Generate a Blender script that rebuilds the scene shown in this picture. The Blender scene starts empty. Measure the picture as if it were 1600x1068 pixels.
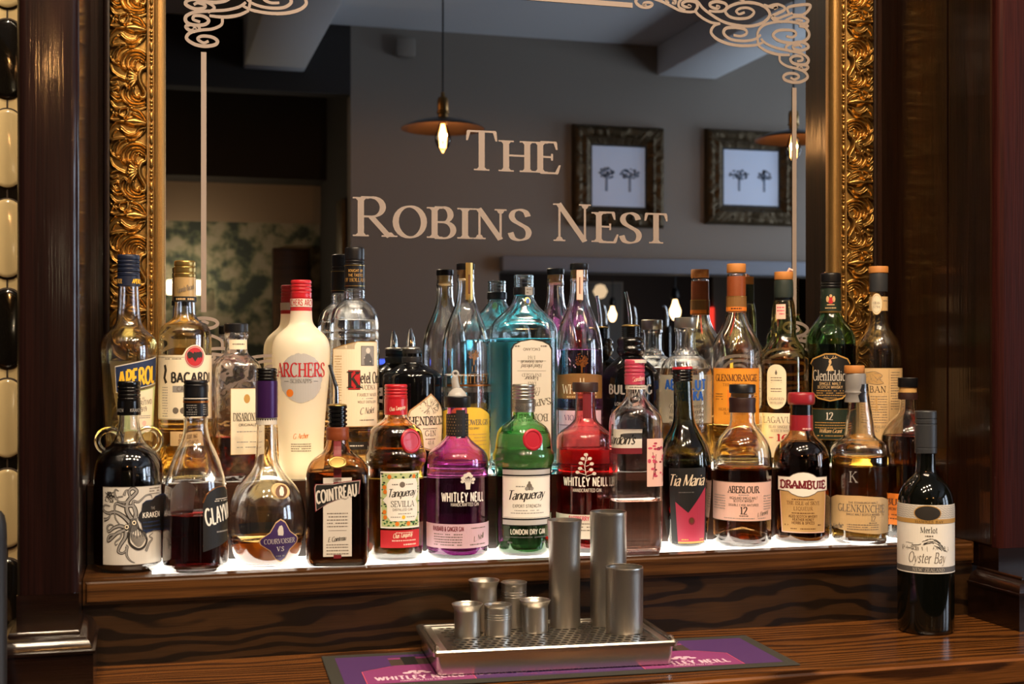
import bpy, bmesh, math, random
import numpy as np
from mathutils import Vector, Matrix
SC = bpy.context.scene
COL = SC.collection
R = math.radians
random.seed(7)
# ------------------------------------------------------------------ camera, world, lights, exposure
H = 1.34                      # camera height above the floor behind the bar
FPX = 2055.0                  # focal length in pixels of the 1600 px wide frame
TH = math.atan(570.0 / FPX)   # camera turned right of the wall normal
CT, ST = math.cos(TH), math.sin(TH)
HOR = 556.0                   # horizon row
cd = bpy.data.cameras.new('camera'); cam = bpy.data.objects.new('camera', cd); COL.objects.link(cam)
cam.location = (0, 0, H); cam.rotation_euler = (R(90), 0, -TH)
cd.sensor_width = 36.0; cd.lens = FPX / 1600 * 36.0; cd.shift_y = (HOR - 534.0) / 1600.0
cd.clip_start = 0.05
cd.dof.use_dof = True; cd.dof.focus_distance = 1.93; cd.dof.aperture_fstop = 8.0
SC.camera = cam
SC.view_settings.view_transform = 'Standard'; SC.view_settings.look = 'None'
SC.view_settings.gamma = 1.0; SC.view_settings.use_curve_mapping = False
SC.view_settings.exposure = 0.0
cy = SC.cycles
cy.use_denoising = True
try:
    cy.denoiser = 'OPENIMAGEDENOISE'; cy.denoising_input_passes = 'RGB_ALBEDO_NORMAL'; cy.denoising_prefilter = 'ACCURATE'
except Exception: pass
cy.max_bounces = 26; cy.diffuse_bounces = 8; cy.glossy_bounces = 12; cy.transmission_bounces = 22
cy.transparent_max_bounces = 16; cy.sample_clamp_indirect = 8.0; cy.blur_glossy = 0.0
cy.caustics_reflective = True; cy.caustics_refractive = True
W = bpy.data.worlds.new('world'); SC.world = W; W.use_nodes = True
W.node_tree.nodes['Background'].inputs[0].default_value = (0.55, 0.65, 0.85, 1)
W.node_tree.nodes['Background'].inputs[1].default_value = 0.3

def area(name, loc, rot, sx, sy, power, color):
    l = bpy.data.lights.new(name, 'AREA'); l.shape = 'RECTANGLE'; l.size = sx; l.size_y = sy
    l.energy = power; l.color = color
    o = bpy.data.objects.new(name, l); COL.objects.link(o); o.location = loc; o.rotation_euler = rot
    return o
# daylight entering through the two windows in the right-hand wall of the room (behind the camera)
WIN = [(4.97, -0.35, 1.75, 1.1, 1.7), (4.97, -1.95, 1.75, 1.1, 1.7)]
for i, (wx, wy, wz, ww, wh) in enumerate(WIN):
    area('window_daylight', (wx + 0.04, wy, wz), (0, R(90), 0), wh, ww, 52.0, (0.72, 0.84, 1.0))
# small warm downlights in the ceiling on the customers' side of the bar
DOWN = [(-0.2, 0.85), (0.3, 0.9), (0.75, 0.85), (1.15, 0.9), (-0.3, 0.2), (0.1, 0.25), (0.65, 0.2), (1.1, 0.25)]
for i, (lx, ly) in enumerate(DOWN):
    l = bpy.data.lights.new('downlight_glow', 'SPOT'); l.energy = 54.0; l.color = (1.0, 0.77, 0.53)
    l.spot_size = R(80); l.spot_blend = 0.5; l.shadow_soft_size = 0.036
    o = bpy.data.objects.new('downlight_glow', l); COL.objects.link(o)
    o.location = (lx, ly, 2.97); o.rotation_euler = (R(34), 0, 0)
PEND_W = 22.0                  # each pendant bulb
PANEL_E = 4.2                 # glowing shelf panels

# ------------------------------------------------------------------ projection helpers (place things at a chosen depth)
def wp(px, Y):
    p = px - 800.0
    return Y * (FPX * ST + p * CT) / (FPX * CT - p * ST)
def depth(px, Y): return wp(px, Y) * ST + Y * CT
def zat(px, py, Y): return -(py - HOR) * depth(px, Y) / FPX          # relative to camera height
def YM(): return 1.985
MY = 1.985                    # mirror plane
def mir(px, py, Yreal):       # world point whose mirror image shows at (px,py), Yreal its real distance
    Yv = 2 * MY - Yreal
    return Vector((wp(px, Yv), Yreal, H + zat(px, py, Yv)))

# ------------------------------------------------------------------ object helpers
def tag(o, label=None, cat=None, group=None, kind=None):
    if label: o['label'] = label
    if cat: o['category'] = cat
    if group: o['group'] = group
    if kind: o['kind'] = kind
    return o
def thing(name, label, cat, loc=(0, 0, 0), rz=0, group=None):
    o = bpy.data.objects.new(name, None); COL.objects.link(o); o.empty_display_size = 0.05
    o.location = loc; o.rotation_euler = (0, 0, rz)
    return tag(o, label, cat, group)
def link(name, me, mats, parent=None, smooth=None, kind=None):
    if isinstance(me, bmesh.types.BMesh):
        bm = me; me = bpy.data.meshes.new(name); bm.to_mesh(me); bm.free()
    for m in (mats if isinstance(mats, (list, tuple)) else [mats]):
        me.materials.append(M(m) if isinstance(m, str) else m)
    if smooth is not None:
        me.shade_smooth()
        if smooth < 180: me.set_sharp_from_angle(angle=R(smooth))
    o = bpy.data.objects.new(name, me); COL.objects.link(o)
    if parent: o.parent = parent
    if kind: o['kind'] = kind
    return o
def copy_tree(o, parent=None):
    c = o.copy(); COL.objects.link(c)
    if parent: c.parent = parent
    for ch in list(o.children): copy_tree(ch, c)
    return c
def box(bm, x0, x1, y0, y1, z0, z1, mi=0):
    v = [bm.verts.new(p) for p in ((x0,y0,z0),(x1,y0,z0),(x1,y1,z0),(x0,y1,z0),(x0,y0,z1),(x1,y0,z1),(x1,y1,z1),(x0,y1,z1))]
    for f in ((0,3,2,1),(4,5,6,7),(0,1,5,4),(1,2,6,5),(2,3,7,6),(3,0,4,7)):
        bm.faces.new([v[i] for i in f]).material_index = mi
    return v
def boxo(name, x0, x1, y0, y1, z0, z1, m, parent=None, bevel=0.0, kind=None, seg=2):
    bm = bmesh.new(); box(bm, x0, x1, y0, y1, z0, z1)
    if bevel: bmesh.ops.bevel(bm, geom=bm.edges[:], offset=bevel, segments=seg, affect='EDGES', profile=0.5)
    return link(name, bm, m, parent, smooth=40 if bevel else None, kind=kind)
def lathe_bm(prof, n=48, bm=None, sq=None, close=False, cx=0.0, cy_=0.0):
    """prof: list of (r, z) or (rx, ry, z); sq: exponent(s) of the rounded-square section per ring."""
    bm = bm or bmesh.new(); rings = []
    for i, p in enumerate(prof):
        rx, ry, z = (p[0], p[0], p[1]) if len(p) == 2 else p
        e = 2.0 if sq is None else (sq[i] if isinstance(sq, (list, tuple)) else sq)
        if rx < 1e-6: rings.append([bm.verts.new((cx, cy_, z))]); continue
        ring = []
        for k in range(n):
            a = 2 * math.pi * (k + 0.5) / n; c, s = math.cos(a), math.sin(a)
            if e != 2.0:
                q = (abs(c) ** e + abs(s) ** e) ** (-1.0 / e); c *= q; s *= q
            ring.append(bm.verts.new((cx + rx * c, cy_ + ry * s, z)))
        rings.append(ring)
    prs = list(zip(rings[:-1], rings[1:]))
    if close: prs.append((rings[-1], rings[0]))
    for a, b in prs:
        for k in range(n):
            k2 = (k + 1) % n
            if len(a) == 1 and len(b) == 1: continue
            if len(a) == 1: bm.faces.new((a[0], b[k2], b[k]))
            elif len(b) == 1: bm.faces.new((a[k], a[k2], b[0]))
            else: bm.faces.new((a[k], a[k2], b[k2], b[k]))
    bmesh.ops.recalc_face_normals(bm, faces=bm.faces[:])
    return bm
def chaikin(pts, it=2, q=0.25):
    """round a polyline's inner corners; a third truthy element keeps a corner sharp"""
    pts = [tuple(p) for p in pts]
    for _ in range(it):
        out = [pts[0]]
        for i in range(1, len(pts) - 1):
            a, p, b = pts[i-1], pts[i], pts[i+1]
            if len(p) > 2 and p[2]: out.append(p); continue
            out.append((p[0] + (a[0]-p[0])*q, p[1] + (a[1]-p[1])*q)); out.append((p[0] + (b[0]-p[0])*q, p[1] + (b[1]-p[1])*q))
        out.append(pts[-1]); pts = out
    return [(p[0], p[1]) for p in pts]
def tube_bm(path, r, n=10, bm=None, cap=True):
    bm = bm or bmesh.new(); path = [Vector(p) for p in path]; rings = []
    up = None
    for i, p in enumerate(path):
        t = (path[min(i+1, len(path)-1)] - path[max(i-1, 0)]).normalized()
        if up is None:
            up = t.orthogonal().normalized()
        up = (up - t * up.dot(t)).normalized(); s = t.cross(up)
        rr = r[i] if isinstance(r, (list, tuple)) else r
        rings.append([bm.verts.new(p + (up * math.cos(2*math.pi*k/n) + s * math.sin(2*math.pi*k/n)) * rr) for k in range(n)])
    for a, b in zip(rings[:-1], rings[1:]):
        for k in range(n): bm.faces.new((a[k], a[(k+1) % n], b[(k+1) % n], b[k]))
    if cap:
        bm.faces.new(rings[0][::-1]); bm.faces.new(rings[-1])
    bmesh.ops.recalc_face_normals(bm, faces=bm.faces[:])
    return bm
def torus_bm(R0, r0, n=40, m=12, bm=None, mat=None):
    bm = bm or bmesh.new(); rings = []
    for i in range(n):
        a = 2*math.pi*i/n
        rings.append([bm.verts.new(Vector(((R0 + r0*math.cos(2*math.pi*j/m))*math.cos(a), r0*math.sin(2*math.pi*j/m), (R0 + r0*math.cos(2*math.pi*j/m))*math.sin(a)))) for j in range(m)])
    for i in range(n):
        for j in range(m): bm.faces.new((rings[i][j], rings[(i+1)%n][j], rings[(i+1)%n][(j+1)%m], rings[i][(j+1)%m]))
    if mat is not None: bmesh.ops.transform(bm, matrix=mat, verts=bm.verts[:])
    bmesh.ops.recalc_face_normals(bm, faces=bm.faces[:])
    return bm
def catmull(pts, n=8, closed=False):
    P = [Vector((p[0], p[1])) for p in pts]; out = []
    m = len(P)
    for i in range(m if closed else m - 1):
        if closed: a, b, c, d = P[(i-1) % m], P[i], P[(i+1) % m], P[(i+2) % m]
        else: a, b, c, d = P[max(i-1, 0)], P[i], P[i+1], P[min(i+2, m-1)]
        for k in range(n):
            t = k / n
            v = 0.5 * ((2*b) + (c-a)*t + (2*a - 5*b + 4*c - d)*t*t + (3*b - 3*c + d - a)*t*t*t)
            out.append((v.x, v.y))
    if not closed: out.append((P[-1].x, P[-1].y))
    return out

# ------------------------------------------------------------------ materials
MATS = {}
def srgb(c):
    if isinstance(c, str):
        c = c.lstrip('#'); c = [int(c[i:i+2], 16) / 255 for i in (0, 2, 4)]
    return tuple((x / 12.92 if x <= 0.04045 else ((x + 0.055) / 1.055) ** 2.4) for x in c) + (1.0,)
def newmat(name):
    m = bpy.data.materials.new(name); m.use_nodes = True
    return m, m.node_tree, m.node_tree.nodes['Principled BSDF']
def PB(name, color, rough=0.5, metal=0.0, coat=0.0, spec=0.5, bump=0.0, bscale=200.0, var=0.0, alpha=None, **kw):
    m, nt, b = newmat(name)
    c = srgb(color) if isinstance(color, str) else tuple(color) + (1,) * (4 - len(color))
    b.inputs['Base Color'].default_value = c; b.inputs['Roughness'].default_value = rough
    b.inputs['Metallic'].default_value = metal; b.inputs['Coat Weight'].default_value = coat
    b.inputs['Specular IOR Level'].default_value = spec
    for k, v in kw.items(): b.inputs[k.replace('_', ' ')].default_value = v
    if bump or var:
        tc = nt.nodes.new('ShaderNodeTexCoord'); nz = nt.nodes.new('ShaderNodeTexNoise')
        nz.inputs['Scale'].default_value = bscale; nz.inputs['Detail'].default_value = 3
        nt.links.new(tc.outputs['Object'], nz.inputs['Vector'])
        if bump:
            bp = nt.nodes.new('ShaderNodeBump'); bp.inputs['Strength'].default_value = bump; bp.inputs['Distance'].default_value = 0.001
            nt.links.new(nz.outputs['Fac'], bp.inputs['Height']); nt.links.new(bp.outputs[0], b.inputs['Normal'])
        if var:
            mx = nt.nodes.new('ShaderNodeMix'); mx.data_type = 'RGBA'
            mx.inputs[6].default_value = tuple(x * (1 - var) for x in c[:3]) + (1,); mx.inputs[7].default_value = tuple(min(1, x * (1 + var)) for x in c[:3]) + (1,)
            nt.links.new(nz.outputs['Fac'], mx.inputs[0]); nt.links.new(mx.outputs[2], b.inputs['Base Color'])
    MATS[name] = m
    return m
def EM(name, color, strength):
    m = bpy.data.materials.new(name); m.use_nodes = True; nt = m.node_tree; nt.nodes.clear()
    e = nt.nodes.new('ShaderNodeEmission'); o = nt.nodes.new('ShaderNodeOutputMaterial')
    e.inputs[0].default_value = tuple(color) + (1,); e.inputs[1].default_value = strength
    nt.links.new(e.outputs[0], o.inputs[0]); MATS[name] = m
    return m
def GL(name, tcol=None, path=0.006, ior=1.5, rough=None, base=(1, 1, 1), bump=0.0, bscale=60):
    """glass or liquid: refraction, with volume absorption that lets `tcol` through after `path` metres"""
    m, nt, b = newmat(name)
    if rough is None: rough = 0.0 if name.startswith('liq') else 0.075
    b.inputs['Base Color'].default_value = tuple(base) + (1,); b.inputs['Roughness'].default_value = rough
    b.inputs['IOR'].default_value = ior; b.inputs['Transmission Weight'].default_value = 1.0
    if name.startswith('glass'): b.inputs['Coat Weight'].default_value = 1.0; b.inputs['Coat Roughness'].default_value = 0.08; b.inputs['Roughness'].default_value = 0.03
    if tcol is not None:
        k = [-math.log(max(1e-6, min(0.999, t))) / path for t in tcol]; d = max(k)
        va = nt.nodes.new('ShaderNodeVolumeAbsorption'); va.inputs['Density'].default_value = d
        va.inputs['Color'].default_value = tuple(1 - x / d for x in k) + (1,)
        nt.links.new(va.outputs[0], nt.nodes['Material Output'].inputs['Volume'])
    if bump:
        tc = nt.nodes.new('ShaderNodeTexCoord'); nz = nt.nodes.new('ShaderNodeTexNoise'); bp = nt.nodes.new('ShaderNodeBump')
        nz.inputs['Scale'].default_value = bscale; nz.inputs['Detail'].default_value = 1
        bp.inputs['Strength'].default_value = bump; bp.inputs['Distance'].default_value = 0.004
        nt.links.new(tc.outputs['Object'], nz.inputs['Vector']); nt.links.new(nz.outputs['Fac'], bp.inputs['Height']); nt.links.new(bp.outputs[0], b.inputs['Normal'])
    MATS[name] = m
    return m
def M(name): return MATS[name]

def wood(name, dark, light, along='X', fig=10.0, layer=None, sharp=0.0, fstretch=(1.2, 14.0), pore=0.6, rough=0.25, coat=0.5, bump=0.25, vein=0.5, seed=0.0, poredark=0.35, porescale=700.0, spec=0.5, coatr=None, bdist=.0006):
    """flat-sawn oak / mahogany: contour figure of a stretched noise, plus fine pores along the grain"""
    m, nt, b = newmat(name); N = nt.nodes; L = nt.links.new
    tc = N.new('ShaderNodeTexCoord'); mp = N.new('ShaderNodeMapping'); mp2 = N.new('ShaderNodeMapping')
    s, t = fstretch
    ax = {'X': 0, 'Y': 1, 'Z': 2}[along]
    sc = [t, t, t]; sc[ax] = s; mp.inputs['Scale'].default_value = sc; mp.inputs['Location'].default_value = (seed, seed * 0.7, seed * 1.3)
    sc2 = [porescale] * 3; sc2[ax] = porescale * 0.022; mp2.inputs['Scale'].default_value = sc2
    L(tc.outputs['Object'], mp.inputs[0]); L(tc.outputs['Object'], mp2.inputs[0])
    n1 = N.new('ShaderNodeTexNoise'); n1.inputs['Scale'].default_value = 1.0; n1.inputs['Detail'].default_value = 3.0; n1.inputs['Roughness'].default_value = 0.5
    L(mp.outputs[0], n1.inputs['Vector'])
    mu = N.new('ShaderNodeMath'); mu.operation = 'MULTIPLY'; mu.inputs[1].default_value = fig * 6.283; L(n1.outputs['Fac'], mu.inputs[0])
    src = mu.outputs[0]
    if layer:
        sp = N.new('ShaderNodeSeparateXYZ'); L(tc.outputs['Object'], sp.inputs[0])
        ml = N.new('ShaderNodeMath'); ml.operation = 'MULTIPLY_ADD'; ml.inputs[1].default_value = layer[1] * 6.283; L(sp.outputs[layer[0]], ml.inputs[0]); L(mu.outputs[0], ml.inputs[2]); src = ml.outputs[0]
    si = N.new('ShaderNodeMath'); si.operation = 'SINE'; L(src, si.inputs[0])
    mr = N.new('ShaderNodeMapRange'); mr.inputs[1].default_value = -1; mr.inputs[2].default_value = 1; L(si.outputs[0], mr.inputs[0])
    rp = N.new('ShaderNodeValToRGB'); rp.color_ramp.elements[0].position = 0.05 + .2*sharp; rp.color_ramp.elements[1].position = 0.6 - .08*sharp
    d, l = srgb(dark), srgb(light)
    rp.color_ramp.elements[0].color = tuple(l[i] * (1 - vein) + d[i] * vein for i in range(3)) + (1,); rp.color_ramp.elements[1].color = l
    L(mr.outputs[0], rp.inputs[0])
    n2 = N.new('ShaderNodeTexNoise'); n2.inputs['Scale'].default_value = 1.0; n2.inputs['Detail'].default_value = 2.0; L(mp2.outputs[0], n2.inputs['Vector'])
    rp2 = N.new('ShaderNodeValToRGB'); rp2.color_ramp.elements[0].position = 0.36; rp2.color_ramp.elements[1].position = 0.56
    rp2.color_ramp.elements[0].color = (poredark,) * 3 + (1,); rp2.color_ramp.elements[1].color = (1, 1, 1, 1); L(n2.outputs['Fac'], rp2.inputs[0])
    n3 = N.new('ShaderNodeTexNoise'); n3.inputs['Scale'].default_value = 3.0; n3.inputs['Detail'].default_value = 2.0; L(mp.outputs[0], n3.inputs['Vector'])
    rp3 = N.new('ShaderNodeValToRGB'); rp3.color_ramp.elements[0].color = (.62,) * 3 + (1,); rp3.color_ramp.elements[1].color = (1.25,) * 3 + (1,); rp3.color_ramp.elements[0].position = .3; rp3.color_ramp.elements[1].position = .7
    L(n3.outputs['Fac'], rp3.inputs[0])
    mx = N.new('ShaderNodeMix'); mx.data_type = 'RGBA'; mx.blend_type = 'MULTIPLY'; mx.inputs[0].default_value = pore
    L(rp.outputs[0], mx.inputs[6]); L(rp2.outputs[0], mx.inputs[7])
    mx2 = N.new('ShaderNodeMix'); mx2.data_type = 'RGBA'; mx2.blend_type = 'MULTIPLY'; mx2.inputs[0].default_value = 0.7
    L(mx.outputs[2], mx2.inputs[6]); L(rp3.outputs[0], mx2.inputs[7]); L(mx2.outputs[2], b.inputs['Base Color'])
    bp = N.new('ShaderNodeBump'); bp.inputs['Strength'].default_value = bump; bp.inputs['Distance'].default_value = bdist
    L(n2.outputs['Fac'], bp.inputs['Height']); L(bp.outputs[0], b.inputs['Normal']); L(bp.outputs[0], b.inputs['Coat Normal'])
    b.inputs['Roughness'].default_value = rough; b.inputs['Coat Weight'].default_value = coat; b.inputs['Coat Roughness'].default_value = coatr or rough * 0.6; b.inputs['Specular IOR Level'].default_value = spec
    MATS[name] = m
    return m

wood('wood_board', '#070302', '#33200e', 'X', fig=9.0, layer=('Z', 46.0), sharp=1.0, fstretch=(2.4, 9.0), vein=0.85, rough=0.4, spec=.3, coat=0.2, bump=0.15, seed=3.3, poredark=.55)
wood('wood_lip', '#241206', '#573618', 'X', fig=4.0, layer=('Z', 90.0), fstretch=(1.6, 22.0), vein=0.6, rough=0.3, coat=0.4, bump=0.15, seed=8.1)
wood('wood_counter', '#1c0b05', '#72441c', 'X', fig=6.0, layer=('Y', 60.0), sharp=.4, fstretch=(2.0, 11.0), vein=0.8, rough=0.26, coat=0.5, bump=0.2, seed=1.7)
wood('wood_riser', '#120804', '#341c0e', 'X', fig=5.0, fstretch=(1.0, 18.0), vein=0.6, rough=0.35, coat=0.3, seed=5.0)
wood('wood_column', '#080202', '#1c0906', 'Z', fig=3.0, fstretch=(0.7, 16.0), vein=0.4, rough=0.5, spec=.1, coat=.7, coatr=.11, bump=.30, bdist=.0010, porescale=300.0, seed=2.0)
wood('wood_panel', '#0a0402', '#241207', 'Z', fig=3.0, fstretch=(0.7, 14.0), vein=0.5, rough=0.5, spec=.1, coat=0.6, coatr=.12, bump=.3, bdist=.0010, porescale=340.0, seed=9.0)
wood('wood_redoak', '#1a0806', '#34120e', 'Z', fig=2.0, fstretch=(0.8, 16.0), vein=0.3, rough=0.5, spec=.12, coat=0.0, bump=0.6, porescale=420.0, seed=4.0)
wood('wood_plinth', '#0a0402', '#1a0b06', 'X', fig=3.0, fstretch=(0.8, 16.0), vein=0.4, rough=0.25, coat=0.6, bump=0.2, seed=6.0)
EM('panel_glow', (1.0, 0.90, 0.76), PANEL_E)
EM('panel_glow_step', (1.0, 0.86, 0.66), PANEL_E * 2.2)
PB('gilt', '#a07c42', rough=0.30, metal=0.95, spec=0.6, bump=0.25, bscale=900, var=0.25)
PB('gilt_flat', '#957240', rough=0.38, metal=0.75, bump=0.3, bscale=700, var=0.3)
PB('frame_dark', '#1a0d07', rough=0.35, coat=0.3)
PB('etch', '#84776f', rough=0.75)
m_, nt_, b_ = newmat('mirror'); b_.inputs['Base Color'].default_value = (0.86, 0.87, 0.86, 1); b_.inputs['Metallic'].default_value = 1; b_.inputs['Roughness'].default_value = 0.0; MATS['mirror'] = m_
PB('tile_cream', '#e6cf9a', rough=0.12, coat=0.8)
PB('tile_black', '#14110d', rough=0.1, coat=0.8)
PB('p_silver', '#b4b2b0', rough=.35, spec=.6)
PB('p_script', '#dccbb0', rough=.5)
PB('grout', '#3a2c1c', rough=0.7)
PB('black_gloss', '#0b0a0a', rough=0.22, coat=0.4)
PB('black_plastic', '#111114', rough=0.35)
PB('black_rubber', '#161517', rough=0.5)
PB('steel', '#d2cec6', rough=0.26, metal=1.0, bump=0.08, bscale=500)
PB('steel_brushed', '#c8c3ba', rough=0.34, metal=1.0, bump=0.1, bscale=400)
PB('chrome', '#d8d8d8', rough=0.08, metal=1.0)
PB('silver_foil', '#b9b6ae', rough=0.3, metal=0.9)
PB('gold_foil', '#b89a5a', rough=0.32, metal=0.9)
PB('copper_foil', '#b9743c', rough=0.3, metal=0.9)
PB('wall_grey', '#857d74', rough=0.9, bump=0.05, bscale=60)
PB('wall_dark', '#2a2624', rough=0.9)
PB('wall_brown', '#3a302b', rough=0.9)
PB('ceiling_white', '#d4d6da', rough=0.9)
PB('floor_wood', '#4a3422', rough=0.4)
PB('plaster_tan', '#8a7866', rough=0.9)
PB('white_trim', '#7a808c', rough=0.6)
for n, c in dict(cream='#e6d9bd', tan='#c9a877', white='#e8e4da', black='#121110', ink='#26211c', navy='#1b2c50', yellow='#e9b62c',
                 red='#b31f26', darkred='#6e1420', grey='#8d8a86', lilac='#c9a9b8', orange='#d8761e', gold='#b48a45', brown='#5a3416',
                 blue='#1d4f9e', green='#2f6a35', dkgreen='#16261a', paleyellow='#dcb93e', pink='#a32a44', kraft='#b8935c', purple='#3a2258',
                 midgrey='#5a5856', ltgreen='#b9c48c', rose='#c24a62', amberpaper='#d98d24', inkgrey='#6b6258', palepink='#e2b7a8', bronze='#7a5426', offwhite='#cfc8bc').items():
    PB('p_' + n, c, rough=0.55)
for n, c in dict(kr='#c8c4bc').items(): PB('p_' + n, c, rough=0.5)
PB('cap_red', '#b3202a', rough=0.32, coat=0.3)
PB('cap_pink', '#b8415a', rough=0.35, coat=0.2)
PB('cap_purple', '#3b1d52', rough=0.3, metal=0.4)
PB('cap_cork', '#b87838', rough=0.6)
PB('cork', '#c49a5c', rough=0.8, bump=0.4, bscale=500)
PB('cap_orangebrown', '#7e3d18', rough=0.45)
PB('cap_grey', '#7d7a78', rough=0.45)
PB('cap_greengrey', '#26302b', rough=0.5)
PB('cap_greycharcoal', '#3a3c40', rough=0.4, metal=0.3)
PB('cap_navy', '#151d33', rough=0.4)
PB('cap_tan', '#b99a68', rough=0.4, metal=0.3)
PB('wax_red', '#a5162a', rough=0.35, coat=0.3)
PB('cap_winered', '#8e1f2a', rough=0.35, coat=0.3)
PB('rim_brown', '#7a3a1c', rough=0.4)
PB('sleeve_brown', '#2c1714', rough=0.45)
GL('glass')
GL('glass_wavy', bump=0.9, bscale=55)
PB('plastic_clear', '#e8e6e2', rough=.12, Transmission_Weight=.55, IOR=1.4)
GL('glass_purple', (0.72, 0.12, 0.62), 0.006)
GL('glass_green', (0.05, 0.38, 0.06), 0.008)
GL('glass_red', (0.90, 0.15, 0.14), 0.006)
GL('glass_brown', (0.42, 0.14, 0.03), 0.007)
GL('glass_amber', (0.55, 0.24, 0.07), 0.006)
GL('glass_olive', (0.48, 0.46, 0.13), 0.007)
GL('glass_darkolive', (0.05, 0.05, 0.012), 0.006)
GL('glass_glenf', (0.09, 0.45, 0.08), 0.007)
PB('glass_black', '#060607', rough=.08, spec=.6)
GL('glass_blue', (0.80, 0.955, 0.985), 0.006)
PB('glass_wine', '#070805', rough=.08, spec=.6)
GL('liq_clear', None, ior=1.35)
GL('liq_blue', (0.34, 0.84, 0.94), 0.10, ior=1.35)
GL('liq_gold', (0.80, 0.45, 0.07), 0.07, ior=1.36)
GL('liq_palegold', (0.95, 0.76, 0.26), 0.07, ior=1.36)
GL('liq_whisky', (0.75, 0.36, 0.05), 0.07, ior=1.36)
GL('liq_deepwhisky', (0.50, 0.15, 0.02), 0.07, ior=1.36)
GL('liq_amber', (0.50, 0.13, 0.02), 0.06, ior=1.36)
GL('liq_redamber', (0.13, 0.007, 0.006), 0.06, ior=1.36)
GL('liq_black', (0.003, 0.002, 0.002), 0.03, ior=1.36)
GL('liq_brown', (0.10, 0.03, 0.008), 0.06, ior=1.36)
GL('liq_violet', (0.72, 0.45, 0.72), 0.07, ior=1.35)
GL('liq_pink', (0.96, 0.50, 0.36), 0.07, ior=1.35)
GL('liq_raspberry', (0.85, 0.05, 0.06), 0.07, ior=1.35)
GL('liq_orange', (0.85, 0.50, 0.05), 0.07, ior=1.35)
# frosted white glass
m_, nt_, b_ = newmat('frosted'); b_.inputs['Base Color'].default_value = (0.93, 0.90, 0.82, 1); b_.inputs['Roughness'].default_value = 0.3
tl_ = nt_.nodes.new('ShaderNodeBsdfTranslucent'); tl_.inputs[0].default_value = (0.98, 0.94, 0.84, 1); ms_ = nt_.nodes.new('ShaderNodeMixShader'); ms_.inputs[0].default_value = 0.6
nt_.links.new(b_.outputs[0], ms_.inputs[1]); nt_.links.new(tl_.outputs[0], ms_.inputs[2]); nt_.links.new(ms_.outputs[0], nt_.nodes['Material Output'].inputs['Surface']); MATS['frosted'] = m_
def thin_glass(name, tint=(1, 1, 1), refl=0.06):
    m = bpy.data.materials.new(name); m.use_nodes = True; nt = m.node_tree; nt.nodes.clear()
    t = nt.nodes.new('ShaderNodeBsdfTransparent'); g = nt.nodes.new('ShaderNodeBsdfGlossy'); x = nt.nodes.new('ShaderNodeMixShader'); o = nt.nodes.new('ShaderNodeOutputMaterial')
    fr = nt.nodes.new('ShaderNodeFresnel'); fr.inputs[0].default_value = 1.3
    t.inputs[0].default_value = tuple(tint) + (1,); g.inputs['Roughness'].default_value = 0.02
    nt.links.new(fr.outputs[0], x.inputs[0]); nt.links.new(t.outputs[0], x.inputs[1]); nt.links.new(g.outputs[0], x.inputs[2]); nt.links.new(x.outputs[0], o.inputs[0])
    MATS[name] = m
thin_glass('bulb_glass', (1.0, .86, .66))
thin_glass('pane_glass')
EM('filament', (1.0, 0.48, 0.15), 20.0)
EM('lampglow', (1.0, 0.80, 0.50), 5.0)
EM('redlamp', (1.0, 0.05, 0.03), 1.2)
EM('bluelamp', (0.08, 0.15, 1.0), 1.5)
# floral wallpaper: leafy blotches on a pale ground
m_, nt_, b_ = newmat('wallpaper'); tc_ = nt_.nodes.new('ShaderNodeTexCoord'); nz_ = nt_.nodes.new('ShaderNodeTexNoise'); rp_ = nt_.nodes.new('ShaderNodeValToRGB')
nz_.inputs['Scale'].default_value = 11.0; nz_.inputs['Detail'].default_value = 3.0
nt_.links.new(tc_.outputs['Object'], nz_.inputs['Vector']); nt_.links.new(nz_.outputs['Fac'], rp_.inputs[0]); nt_.links.new(rp_.outputs[0], b_.inputs['Base Color'])
e_ = rp_.color_ramp.elements; e_[0].position = .40; e_[0].color = srgb('#353d3a'); e_[1].position = .62; e_[1].color = srgb('#8e8878')
x_ = e_.new(.47); x_.color = srgb('#555c4c'); x_ = e_.new(.54); x_.color = srgb('#7a7764')
b_.inputs['Roughness'].default_value = .9; MATS['wallpaper'] = m_

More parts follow.
